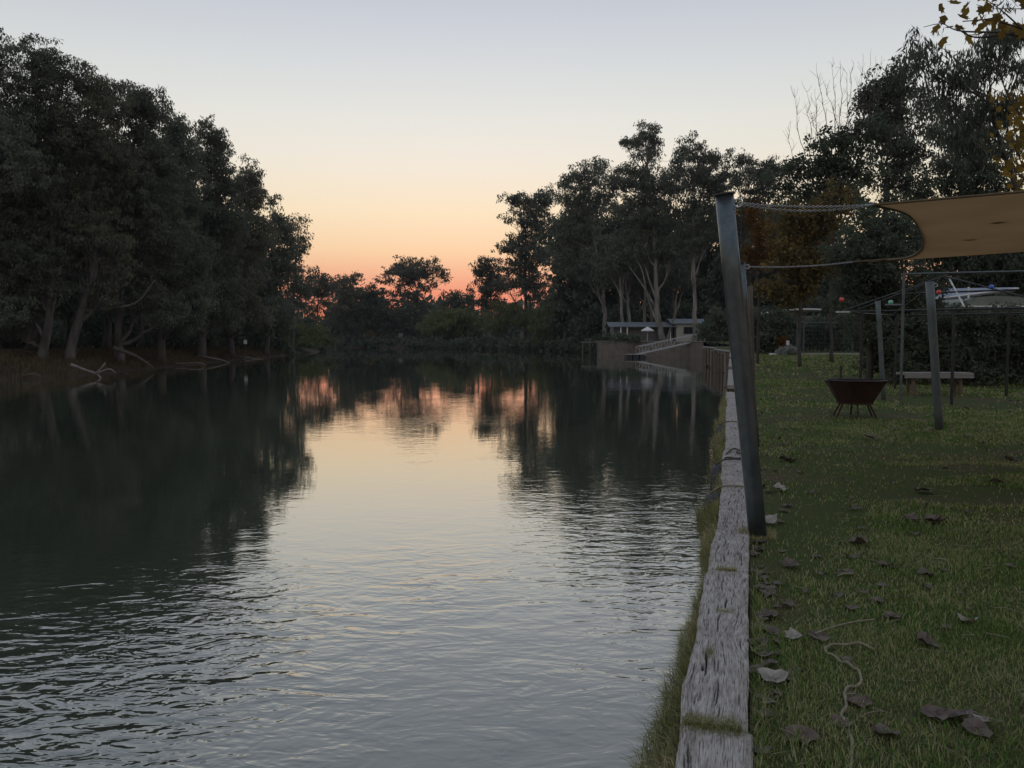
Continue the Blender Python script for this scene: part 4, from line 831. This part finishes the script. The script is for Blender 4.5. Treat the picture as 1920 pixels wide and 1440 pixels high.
# shaggy fringe hanging over the river side of the sleepers, plus tufts in the joints
n_ = 70000; d = rs.uniform(1.6, 24, n_) ** 1.0; d = np.where(rs.rand(n_) < .7, rs.uniform(1.8, 9, n_), d)
thick = np.clip(fbm(d * .9, d * 0, 3, 12) * 1.5 - .2, .12, 1.1)
side = -.25 - rs.rand(n_) ** 1.4 * .24 * thick; z = .0 - rs.rand(n_) * .22 + (-.25 - side) * -.5
pos = np.stack([bankx(d), d, z], -1) + side[:, None] * WSIDE; keep = rs.rand(n_) < thick + .15
for a, b_ in ((7.6, 8.25), (9.4, 10.0)): keep &= ~((d > a) & (d < b_))
pos = pos[keep]; k = len(pos); lean = -WSIDE[None, :] * rs.uniform(.1, 1.0, k)[:, None] + np.array([0, 0, -1.0]) * rs.rand(k)[:, None] * .8
blades('fringe_grass', pos, rs.uniform(.025, .095, k) * np.where(rs.rand(k) < .04, 2.2, 1), rs.uniform(.0016, .003, k) * (1 + pos[:, 1] * .12), lean, 'bank_grass', rs, 'shaggy grass hanging over the river side of the sleepers')
P_ = []
for (d0, s0, s1, n_, sp_) in [(3.02, -.25, -.03, 2200, .035), (5.12, -.2, -.08, 700, .022), (3.72, -.195, -.165, 200, .03), (4.32, -.17, -.10, 200, .014), (6.22, -.08, .1, 1200, .07), (6.32, .0, .2, 1600, .08)]:
    s_ = rs.uniform(s0, s1, n_); dd = d0 + rs.normal(0, sp_, n_); P_.append(np.stack([bankx(dd), dd, np.where(s_ < 0, .026, -.005)], -1) + s_[:, None] * WSIDE)
P_ = np.concatenate(P_); k = len(P_)
blades('joint_grass', P_, rs.uniform(.012, .04, k), rs.uniform(.0018, .003, k), .9, 'bank_grass', rs, 'grass tufts growing in the joints of the sleepers')

# ------------------------------------------------------------------ fallen leaves, twigs, rope on the lawn
rs = np.random.RandomState(2)
FL = [(1450, 1278, .15, 'pale_leaf', .9, 'large pale curled leaf lying against the sleeper edge'), (1418, 1262, .12, 'dry_leaf', .6, 'dark leaf left of the pale curled leaf by the sleeper'), (1425, 1232, .12, 'dry_leaf', .5, 'brown leaf above the pale curled leaf by the sleeper'),
      (1440, 1248, .11, 'dry_leaf', .7, 'crumpled leaf in the heap beside the sleeper'), (1418, 1208, .11, 'dry_leaf', .6, 'topmost leaf of the heap beside the sleeper'), (1488, 1197, .12, 'pale_leaf', .8, 'pale folded leaf left of the dark flat leaf'),
      (1535, 1195, .13, 'dry_leaf', .3, 'dark flat leaf at the upper end of the rope'), (1612, 1322, .12, 'red_leaf', .5, 'reddish leaf just right of the winding rope'), (1572, 1362, .1, 'red_leaf', .4, 'small reddish leaf left of the winding rope'),
      (1655, 1382, .16, 'dry_leaf', .9, 'large upturned leaf right of the rope near the bottom'), (1500, 1388, .17, 'red_leaf', .6, 'large brown leaf left of the rope near the bottom'), (1795, 1345, .17, 'dry_leaf', .4, 'broad grey leaf in the lower right of the lawn'),
      (1752, 1342, .13, 'red_leaf', .7, 'brown leaf left of the broad grey leaf'), (1838, 1352, .12, 'pale_leaf', .7, 'curled leaf right of the broad grey leaf'), (1830, 1372, .14, 'red_leaf', .3, 'flat brown leaf below the broad grey leaf'),
      (1815, 1166, .1, 'pale_leaf', .9, 'small whitish leaf alone on the right lawn'), (1742, 1208, .13, 'dry_leaf', .8, 'brown leaf in the middle of the right lawn'), (1670, 1158, .12, 'dry_leaf', .7, 'crumpled leaf above the end of the rope'),
      (1728, 922, .24, 'dry_leaf', .4, 'wide dark leaf clump on the lawn below the grey post'), (1752, 979, .2, 'dry_leaf', .8, 'curled leaf below the wide dark clump'), (1708, 973, .15, 'dry_leaf', .6, 'small leaf left of the curled leaf below the dark clump'),
      (1465, 918, .2, 'pale_leaf', .5, 'grey leaf right of the leaning pole above the bare patch'), (1442, 981, .16, 'pale_leaf', .9, 'pale leaf touching the foot of the leaning pole'), (1478, 865, .26, 'dry_leaf', .6, 'broad leaf beside the leaning pole further up the lawn'),
      (1632, 822, .24, 'dry_leaf', .5, 'flat dark leaf between the fire pit and the bare patch'), (1845, 833, .22, 'dry_leaf', .6, 'dark leaf right of the grey post'), (1898, 865, .2, 'dry_leaf', .9, 'curled leaf near the right edge of the lawn'),
      (1607, 1020, .16, 'dry_leaf', .8, 'dark curled leaf in the middle of the lawn'), (1480, 1062, .14, 'dry_leaf', .7, 'dark leaf beside the second sleeper joint'), (1870, 905, .2, 'dry_leaf', .7, 'dark leaf below the one near the right edge')]
for (x, y, s, mt, cu, lab) in FL:
    p = on(x, y, .012); flatleaf('fallen_leaf', lab, (p[0], p[1], .006), min(s * .85, .125 if y > 1040 else 1), mt, rs, cu, group='leaves fallen on the lawn')
V = []; fcs = []; mb = MB()
def many_leaves(pts, smin, smax, mb):
    for p in pts:
        s = rs.uniform(smin, smax); a = rs.uniform(0, 6.28); O = (LEAFO * rs.uniform(.8, 1.2, (len(LEAFO), 1)) - [0, .5]) * s; c_ = rs.uniform(.2, 1.0) / s
        z = c_ * (O[:, 0] ** 2) + rs.normal(0, .05 * s, len(O)); R = np.array([[math.cos(a), -math.sin(a)], [math.sin(a), math.cos(a)]])
        xy = O @ R.T; q = np.column_stack([p[0] + xy[:, 0], p[1] + xy[:, 1], p[2] + .014 + z]); ctr = q.mean(0); ctr[2] = p[2] + .01
        k = len(O); mb.add(np.vstack([q, ctr]), [[i, (i + 1) % k, k] for i in range(k)])
pts = []
for k in range(520):
    d = rs.uniform(3.2, 40); o_ = abs(rs.normal(0, .9)) if rs.rand() < .4 else rs.uniform(0, .5 * d); x = bankx(d) + .1 + o_; pts.append((x, d, float(zg(d))))
for k in range(50):
    d = rs.uniform(2.6, 6.2); pts.append((bankx(d) + .04 + abs(rs.normal(0, .05)), d, 0))
for k in range(260):
    d = rs.uniform(12, 26); x = rs.uniform(.4, .75) * d; pts.append((x, d, float(zg(d))))
many_leaves(pts, .04, .11, mb)
tag(mb.build('leaf_litter', 'dry_leaf'), 'small dead leaves scattered over the whole lawn', 'leaf litter', kind='stuff')
mb = MB()
for k in range(260):
    d = rs.uniform(2.6, 14); x = bankx(d) + .05 + rs.rand() * .42 * d; a = rs.uniform(0, 6.28); L = rs.uniform(.03, .14); p0 = np.array([x, d, .02]); p1 = p0 + [L * math.cos(a), L * math.sin(a), rs.uniform(-.005, .015)]
    mb.tube(curve(p0, p1, 4, rs.normal(0, .01, 3) * [1, 1, .2]), rs.uniform(.0012, .003), 4)
tag(mb.build('twig_litter', 'rope_fibre'), 'short straws and bits of twig lying in the grass', 'litter', kind='stuff')
P = [on(x, y, .02) for x, y in [(1592, 1475), (1596, 1432), (1597, 1385), (1582, 1350), (1577, 1342), (1587, 1322), (1583, 1300), (1590, 1290), (1612, 1282), (1615, 1272), (1607, 1255), (1590, 1245), (1570, 1235), (1550, 1222), (1549, 1214), (1560, 1210), (1600, 1206), (1640, 1215)]]
P = smoothpts(P, 90); P[:, 2] = .02 + .006 * np.sin(np.arange(90) * .9); tag(MB().tube(P, .0068, 8).build('rope', 'rope_fibre', None, True), 'winding thin rope lying in the near grass', 'rope')
P = smoothpts([on(x, y, .025) for x, y in [(1528, 1190), (1560, 1178), (1600, 1168), (1640, 1163)]], 24); P[:, 2] = .03; tag(MB().tube(P, .0045, 6).build('twig', 'rope_fibre', None, True), 'thin curved twig above the rope end', 'twig')
for (x0, y0, x1, y1, lab) in [(1570, 1080, 1598, 1076, 'forked straw lying left of centre on the lawn'), (1752, 1048, 1776, 1052, 'thin straw lying on the right lawn'), (1735, 808, 1752, 801, 'pale stick at the foot of the grey post')]:
    tag(MB().tube(curve(on(x0, y0, .03), on(x1, y1, .035), 6, (0, 0, .008)), .006, 6).build('twig', 'rope_fibre', None, True), lab, 'twig')

# ------------------------------------------------------------------ older timber wall further along, jetty wall, ramp, pontoon
ow = empty('old_timber_wall', (16.8, 62, .43), 'decaying upright timber wall further along the bank', 'wall')
rs = np.random.RandomState(6); d = 22.9
while d < 85.5:
    st = rs.uniform(.8, 1.25); d1 = min(d + st, 86); p0 = np.array([bankx(d), d]); p1 = np.array([bankx(d1), d1]); dr = unit(p1 - p0); L = np.linalg.norm(p1 - p0); c = (p0 + p1) / 2
    zt = float(zg(d)) + rs.uniform(-.12, .02); zb = -1.5 if rs.rand() < .6 else rs.uniform(-1.25, -1.0); sd = np.array([dr[1], -dr[0]]); c2 = c + sd * rs.uniform(-.14, -.06)
    MB().box((c2[0], c2[1], (zt + zb) / 2), (.09, L * rs.uniform(.7, .96), zt - zb), rz=-math.atan2(dr[0], dr[1])).build('wall_board', 'wall_boards', ow)
    if rs.rand() < .55:
        q = p0 - sd * .24; MB().tube([(q[0], q[1], -1.7), (q[0] + rs.normal(0, .03), q[1], zt - rs.uniform(0, .3))], .09, 8).build('pile', 'stump_wood', ow)
    d = d1
for a, b_ in ((22.9, 35), (35, 48), (48, 62), (62, 74), (74, 86)):
    p0, p1 = np.array([bankx(a), a, zg(a) + .05]), np.array([bankx(b_), b_, zg(b_) + .05]); dr = unit(p1 - p0); L = np.linalg.norm(p1 - p0)
    MB().box((p0 + p1) / 2 + [-.1, .03, 0], (.28, L - .05, .1), rz=-math.atan2(dr[0], dr[1])).build('cap_timber', 'plank', ow)
jw = empty('jetty_wall', (21.8, 132, 1.0), 'tan retaining wall below the house', 'wall')
a, b_ = np.array([28.7, 122.0]), np.array([15.0, 143.0]); dr = unit(b_ - a); sdv = np.array([-dr[1], dr[0]]); Lw = np.linalg.norm(b_ - a); nb = 16
for i in range(nb):
    c = a + dr * Lw * (i + .5) / nb - sdv * -.08; zt = 1.02 + rs.uniform(-.04, .02); MB().box((c[0], c[1], (zt - 1.6) / 2), (Lw / nb - .03, .16, zt + 1.6), rz=math.atan2(dr[1], dr[0])).build('wall_panel', 'wall_boards', jw)
MB().box(((a + b_) / 2 + sdv * .1).tolist() + [1.08], (Lw + .2, .4, .1), rz=math.atan2(dr[1], dr[0])).build('cap', 'plank', jw)
c = b_ + dr * .3; MB().box((c[0] + .8, c[1] + 4, -.3), (.2, 8, 2.6)).build('wall_panel', 'stump_wood', jw)
pl = at(1172, 664, 119); pr = at(1214, 664, 119)
pn = empty('pontoon', (pl + pr) / 2 * [1, 1, 0] + [0, 0, WATER], 'floating pontoon at the foot of the ramp', 'pontoon')
cx = (pl[0] + pr[0]) / 2; MB().box((cx, 120.2, -.78), (pr[0] - pl[0], 2.4, .1)).build('deck', 'plank', pn)
for sx_ in (-1.0, 0, 1.0): MB().box((cx + sx_, 120.2, -1.10), (.8, 2.2, .52)).build('float', 'rubber', pn)
MB().tube([(pl[0] - .1, 119.3, -1.9), (pl[0] - .1, 119.3, .1)], .08, 8).build('pile', 'stump_wood', pn)
rt = empty('gangway', (cx + 1, 121, -.7), 'aluminium ramp with truss rails leading down to the pontoon', 'gangway')
g0 = np.array([cx + .4, 120.3, -.70]); g1 = np.array([at(1303, 645, 124.5)[0], 124.9, 1.14]); dv = g1 - g0; sd = unit(np.cross(unit(dv), [0, 0, 1.]))
dk = MB(); w_ = .5; dk.add([g0 - sd * w_, g0 + sd * w_, g1 + sd * w_, g1 - sd * w_, g0 - sd * w_ - [0, 0, .12], g0 + sd * w_ - [0, 0, .12], g1 + sd * w_ - [0, 0, .12], g1 - sd * w_ - [0, 0, .12]], [[0, 1, 2, 3], [7, 6, 5, 4], [0, 4, 5, 1], [1, 5, 6, 2], [2, 6, 7, 3], [3, 7, 4, 0]]); dk.build('deck', 'aluminium', rt)
for s in (-1, 1):
    o_ = sd * s * (w_ - .04); up = np.array([0, 0, 1.05]); MB().tube([g0 + o_ + up, g1 + o_ + up], .035, 6).build('handrail', 'aluminium', rt)
    mb = MB(); nn = 9
    for i in range(nn + 1): q = g0 + dv * i / nn + o_; mb.tube([q, q + up], .025, 5)
    for i in range(nn): q, q2 = g0 + dv * i / nn + o_, g0 + dv * (i + 1) / nn + o_; mb.tube([q, q2 + up] if i % 2 else [q + up, q2], .02, 5)
    mb.build('truss', 'aluminium', rt)
# low jetty with a rail left of the wall
jt = empty('small_jetty', (at(1100, 643, 148)[0], 148, -.2), 'low wooden jetty left of the tan wall', 'jetty')
x0, x1 = at(1090, 640, 146)[0], at(1135, 640, 146)[0]; MB().box(((x0 + x1) / 2, 146, .92), (x1 - x0, 1.4, .12)).build('deck', 'plank', jt)
for k in range(4): x = x0 + .2 + (x1 - x0 - .4) * k / 3; MB().tube([(x, 145.5, -1.8), (x, 145.5, .87)], .1, 6).build('pile', 'stump_wood', jt)
MB().box((x0 + 1.2, 146, 1.35), (1.2, .4, .06)).build('seat', 'plank', jt); MB().box((x0 + 1.6, 146, 1.15), (.08, .3, .36)).build('seat_leg', 'plank', jt)

# ------------------------------------------------------------------ house, umbrella, huts
hs = empty('house', (at(1235, 640, 138)[0], 138, 1.0), 'low cream house with slate roof among the gum trunks', 'house')
def wallbox(x0, x1, y0, y1, d, dep, nm, mat, par): a, b_ = at(x0, y1, d), at(x1, y0, d); return MB().box(((a[0] + b_[0]) / 2, d + dep / 2, (a[2] + b_[2]) / 2), (b_[0] - a[0], dep, b_[2] - a[2])).build(nm, mat, par)
wallbox(1268, 1326, 607, 646, 138, 6, 'wall', 'cream_wall', hs)
def roof(x0, x1, ye, yr, d, dep, mat, par, ov=.4):
    a, b_ = at(x0, ye, d), at(x1, ye, d); zr = at(x0, yr, d)[2]; V = [(a[0] - ov, d - ov, a[2]), (b_[0] + ov, d - ov, a[2]), (b_[0] + ov, d + dep / 2, zr), (a[0] - ov, d + dep / 2, zr), (a[0] - ov, d + dep + ov, a[2]), (b_[0] + ov, d + dep + ov, a[2])]
    V += [(x, y, z - .12) for x, y, z in V]
    return MB().add(V, [[0, 1, 2, 3], [3, 2, 5, 4], [6, 9, 8, 7], [9, 10, 11, 8], [0, 6, 7, 1], [4, 5, 11, 10], [0, 3, 9, 6], [3, 4, 10, 9], [1, 7, 8, 2], [2, 8, 11, 5]]).build('roof', mat, par)
roof(1262, 1330, 606, 597, 138, 6, 'slate_roof', hs)
def window(x0, x1, y0, y1, d, par):
    f = wallbox(x0, x1, y0, y1, d - .06, .08, 'window', 'dark_steel', par); xm = (x0 + x1) / 2
    for a, b_ in ((x0 + 1.2, xm - .5), (xm + .5, x1 - 1.2)):
        a3, b3 = at(a, y1 - 1, d), at(b_, y0 + 1, d); o = MB().box(((a3[0] + b3[0]) / 2, d - .08, (a3[2] + b3[2]) / 2), (b3[0] - a3[0], .05, b3[2] - a3[2])).build('pane', 'window_glass', f, loc=(0, 0, 0))
window(1282, 1299, 613, 626, 138, hs); window(1303, 1307, 609, 640, 138, hs)
wallbox(1150, 1262, 612, 646, 139.5, 5, 'wall', 'grey_wall', hs); roof(1146, 1266, 612, 603, 138.2, 7, 'slate_roof', hs)
for x in (1163, 1175, 1240, 1256): wallbox(x, x + 2.2, 612, 646, 138.0, .2, 'veranda_post', 'white_paint', hs)
wallbox(1248, 1256, 612, 640, 138.9, .3, 'door', 'dark_steel', hs)
uc = at(1214, 640, 134); um = empty('patio_umbrella', (uc[0], 134, 1.0), 'white patio umbrella in front of the house', 'umbrella')
k = 8; an = np.arange(k) * 2 * math.pi / k; zt = at(1214, 612, 134)[2]; V = [(uc[0] + 1.05 * math.cos(a), 134 + 1.05 * math.sin(a), zt - .62) for a in an] + [(uc[0], 134, zt)] + [(uc[0] + 1.05 * math.cos(a), 134 + 1.05 * math.sin(a), zt - .78) for a in an]
MB().add(V, [[i, (i + 1) % k, k] for i in range(k)] + [[i, k + 1 + i, k + 1 + (i + 1) % k, (i + 1) % k] for i in range(k)]).build('canopy', 'white_paint', um); MB().tube([(uc[0], 134, .9), (uc[0], 134, zt - .02)], .04, 8).build('pole', 'white_paint', um)
for (x0, x1, y0, d, lab, wm) in [(904, 922, 617, 224, 'small open grey hut above the far right ramp', 'grey_wall'), (966, 982, 620, 216, 'little hut with a pale side panel beside the willow', 'cream_wall')]:
    gzz = at(x0, 640, d)[2]; h = empty('riverside_hut', (at((x0 + x1) / 2, 640, d)[0], d, gzz), lab, 'hut', 'huts on the far right bank'); xm = x0 + (x1 - x0) * .58
    wallbox(xm, x1, y0 + 2, 642, d, .3, 'wall', wm, h); wallbox(x0, x1, y0 + 2, 642, d + 2.0, .2, 'back_wall', 'grey_wall', h); wallbox(x0, x0 + 1.4, y0 + 2, 642, d, .2, 'post', 'stump_wood', h)
    a, b_ = at(x0 - 2, y0, d), at(x1 + 3, y0, d); MB().box(((a[0] + b_[0]) / 2, d + 1, a[2]), (b_[0] - a[0], 3.0, .16)).build('roof', 'concrete', h)
a, b_ = at(976, 615, 219), at(997, 610, 219); cv = empty('carport_roof', ((a[0] + b_[0]) / 2, 220, 1.0), 'pale sloping carport roof behind the little hut', 'carport'); 
MB().add([a, b_, b_ + [0, 3, .1], a + [0, 3, .1], a - [0, 0, .3], b_ - [0, 0, .3], b_ + [0, 3, -.2], a + [0, 3, -.2]], [[0, 1, 2, 3], [7, 6, 5, 4], [0, 4, 5, 1], [1, 5, 6, 2], [2, 6, 7, 3], [3, 7, 4, 0]]).build('roof', 'concrete', cv)
for q in (a + [.1, .2, 0], b_ + [-.1, .2, 0], a + [.1, 2.8, 0], b_ + [-.1, 2.8, 0]): MB().tube([(q[0], q[1], .6), (q[0], q[1], q[2] - .1)], .07, 6).build('post', 'stump_wood', cv)
p0, p1 = on(862, 651, -1.0), at(905, 634, 222); p0 = at(858, 651, 240)
wv_ = np.array([.35, .35, 0]); dn = np.array([0, 0, .18])
tag(MB().add([p0 - wv_, p0 + wv_, p1 + wv_, p1 - wv_, p0 - wv_ - dn, p0 + wv_ - dn, p1 + wv_ - dn, p1 - wv_ - dn], [[0, 1, 2, 3], [7, 6, 5, 4], [0, 4, 5, 1], [1, 5, 6, 2], [2, 6, 7, 3], [3, 7, 4, 0]]).build('boat_ramp', 'concrete'), 'pale timber ramp slanting down to the far water', 'ramp')
# posts and a sign on the left and far banks
c = at(460, 641, 104); sg = empty('sign_board', (c[0], 104, ground_z(c[0], 104)), 'small white sign on a post on the left bank', 'sign')
MB().box(c, (.42, .03, .5)).build('board', 'white_paint', sg); MB().tube([(c[0], 104.04, ground_z(c[0], 104) - .3), (c[0], 104.04, c[2] + .2)], .035, 6).build('post', 'stump_wood', sg)
c = at(751, 636, 252); bx_ = empty('pump_box', (c[0], 252, ground_z(c[0], 253)), 'grey box on a stand at the far shore', 'box'); MB().box((c[0], 252.5, c[2] + .9), (1.1, .9, 1.8)).build('housing', 'grey_wall', bx_); MB().box((c[0], 252.5, c[2] - .9), (.5, .4, 1.9)).build('stand', 'concrete', bx_)

# ------------------------------------------------------------------ driftwood and fallen limbs on the left bank
rs = np.random.RandomState(9)
def driftlog(label, paths, r, d, mat='driftwood'):
    P0 = [np.array(at(x, y, d)) for x, y in paths[0]]; root = empty('fallen_branch', P0[0], label, 'branch', 'dead branches on the left bank')
    for j, pth in enumerate(paths):
        P = smoothpts([at(x, y, d + rs.uniform(-.4, .4)) for x, y in pth], 14); MB().tube(P, np.linspace(r, r * .35, 14) * (1 if j == 0 else .65), 7).build('limb', mat, root, True)
driftlog('forked dead branch sticking out of the water at left', [[(132, 683), (160, 694), (183, 702), (197, 720)], [(180, 700), (195, 684), (196, 680)], [(180, 700), (205, 692), (217, 699)]], .12, 58.5)
driftlog('dark fallen trunk sloping into the water', [[(212, 652), (255, 668), (287, 689)]], .2, 70, 'dark_bark')
driftlog('long pale log along the middle of the left bank', [[(285, 676), (330, 682), (372, 680), (386, 685)]], .13, 84)
driftlog('thin pale pole at the water edge further on', [[(370, 667), (410, 674), (436, 682)]], .13, 95)
driftlog('long dead branch lying at the far end of the left bank', [[(440, 667), (478, 673), (516, 675)]], .16, 112)
driftlog('small dead twig tangle near the left edge', [[(20, 712), (40, 704), (52, 690)], [(36, 706), (62, 700), (78, 706)]], .05, 57)

# ------------------------------------------------------------------ things at the far end of the lawn
en = empty('wire_enclosure', (at(1550, 665, 58)[0], 58, .4), 'tall wire framed enclosure at the end of the lawn', 'enclosure')
for x, yt in ((1494, 601), (1506, 602), (1598, 604), (1640, 604)):
    q = at(x, 668, 57.6); MB().tube([(q[0], 57.6, .2), (q[0], 57.6, at(x, yt, 57.6)[2])], .06, 8).build('post', 'post_paint', en)
a, b_ = at(1494, 605, 57.6), at(1640, 606, 57.6); MB().tube([a, b_], .04, 6).build('top_rail', 'post_paint', en); 
mb = MB()
for x in range(1496, 1640, 5): a, b_ = at(x, 606, 57.65), at(x, 666, 57.65); mb.tube([a, (b_[0], b_[1], .38)], .006, 3)
for z in np.arange(.6, 2.7, .3): mb.tube([(at(1494, 640, 57.65)[0], 57.65, z), (at(1640, 640, 57.65)[0], 57.65, z)], .006, 3)
mb.build('wire_mesh', 'post_paint', en)
q0, q1 = at(1494, 668, 57)[0], at(1640, 668, 57)[0]; MB().box(((q0 + q1) / 2, 57.3, .40), (q1 - q0, .9, .16)).build('concrete_strip', 'concrete', en)
tree('silver_shrub', 'low silver leaved shrub in front of the clipped hedge', 57, [(1478, 668), (1478, 664), (1478, 658)], [(1476, 660, 16, 8), (1490, 662, 12, 6), (1465, 663, 8, 5)], seed=120, leaf='silver_leaf', bark='dark_bark', cpx=5, per=45, lpx=4.5, wpx=1.6, droop=-.4, cat='shrub', tr=.04, depth=.5)
tree('red_plant', 'small dark red plant beside the silver shrub', 58, [(1466, 666), (1466, 655), (1466, 640)], [(1467, 640, 9, 10), (1464, 652, 8, 6)], seed=121, leaf='rust_leaf', bark='dark_bark', cpx=4, per=40, lpx=4, wpx=2, cat='plant', tr=.03, depth=.4)
p = at(1477, 643, 57.5); q = at(1451, 664, 57.5)
gs = empty('garden_sign', (p[0], 57.5, .4), 'small white card on a stake beside the red plant', 'sign'); MB().box((p[0], 57.5, p[2]), (.22, .03, .34)).build('card', 'white_paint', gs); MB().tube([(p[0], 57.53, .2), (p[0], 57.53, p[2])], .015, 6).build('stake', 'stump_wood', gs)
mb = MB(); a = np.linspace(0, 2 * math.pi, 13)[:-1]
mb.prism([(q[0] + .35 * math.cos(t_), 57.5 + .25 * math.sin(t_)) for t_ in a], .36, .5); tag(mb.build('birdbath_dish', 'white_paint'), 'low whitish dish on the grass left of the silver shrub', 'dish')
# annexe with curved pale roof behind the clipped hedge
d = 74; an_ = empty('annexe', (at(1480, 640, d)[0], d, .55), 'annexe with thin curved pale roof behind the clipped hedge', 'shed')
xs_ = np.linspace(1422, 1540, 10); mb = MB(); tpv = [at(x, 588 - 10 * math.sin((x - 1422) / 118 * 2.0), d) for x in xs_]
for i in range(9): a, b_ = tpv[i], tpv[i + 1]; mb.add([a, b_, b_ + [0, 4, 0], a + [0, 4, 0], a - [0, 0, .12], b_ - [0, 0, .12], b_ + [0, 4, -.12], a + [0, 4, -.12]], [[0, 1, 2, 3], [7, 6, 5, 4], [0, 4, 5, 1], [1, 5, 6, 2], [2, 6, 7, 3], [3, 7, 4, 0]])
mb.build('roof', 'white_paint', an_)
for x in (1428, 1480, 1535): q = at(x, 600, d); MB().tube([(q[0], d + .3, .3), (q[0], d + .3, q[2] + .3)], .06, 6).build('post', 'post_paint', an_)
wallbox(1430, 1536, 592, 668, d + 3.6, .2, 'back_wall', 'grey_wall', an_)
# cabin roofs beyond the hedge on the right
d = 33; cb = empty('cabin', (at(1840, 640, d)[0], d + 2, .15), 'cabin with pale blue roof and white gutter behind the hedge', 'cabin')
a, b_ = at(1752, 560, d), at(1908, 540, d); a2, b2 = at(1764, 541, d + 3.5), at(1908, 538.5, d + 3.5); hh = 0; dn = np.array([0, 0, .1])
MB().add([a, b_, b2, a2, a - dn, b_ - dn, b2 - dn, a2 - dn], [[0, 1, 2, 3], [7, 6, 5, 4], [0, 4, 5, 1], [1, 5, 6, 2], [2, 6, 7, 3], [3, 7, 4, 0]]).build('roof', 'blue_roof', cb)
MB().tube([a + [-.05, -.08, -.02], b_ + [0, -.08, -.02]], .03, 8).build('gutter', 'white_paint', cb)
wallbox(1758, 1985, 566, 700, d + .4, 3, 'wall', 'grey_wall', cb)
MB().tube([at(1816, 565, d - .3), at(1816, 538, d - .3)], .04, 8).build('vent_pipe', 'white_paint', cb)
d = 30; cv2 = empty('caravan', (at(1860, 640, d)[0], d, .15), 'pale green rounded caravan top behind the hedge', 'caravan')
prof = [(1798, 574), (1803, 566), (1825, 558), (1860, 555), (1900, 556), (1960, 556), (1990, 566), (1990, 574)]
P3 = [at(x, y, d) for x, y in prof]; k = len(P3); V = P3 + [q + [0, 2.2, 0] for q in P3]; MB().add(V, [list(range(k)), list(range(k, 2 * k))[::-1]] + [[i, i + k, (i + 1) % k + k, (i + 1) % k] for i in range(k)]).build('roof', 'pale_green_roof', cv2)
a, b_ = at(1800, 575, d), at(1988, 700, d); MB().box(((a[0] + b_[0]) / 2, d + 1.1, (a[2] - .03 + .15) / 2), (b_[0] - a[0], 2.1, a[2] - .18)).build('body', 'grey_wall', cv2)
MB().box(((a[0] + b_[0]) / 2, d - .05, a[2] + .01), (b_[0] - a[0] + .1, .08, .05)).build('awning_rail', 'white_paint', cv2)

# ------------------------------------------------------------------ evening air
hz = MB().box((0, 0, 28), (6400, 6400, 63)).build('haze', None); tag(hz, 'thin even evening haze over the river', 'haze', kind='stuff')
m = bpy.data.materials.new('evening_haze'); m.use_nodes = True; n = m.node_tree; n.nodes.remove(n.nodes['Principled BSDF'])
pv = n.nodes.new('ShaderNodeVolumePrincipled'); pv.inputs['Color'].default_value = (.82, .9, 1, 1); pv.inputs['Density'].default_value = .00012; pv.inputs['Anisotropy'].default_value = .2
n.links.new(pv.outputs[0], n.nodes['Material Output'].inputs['Volume']); hz.data.materials.append(m)
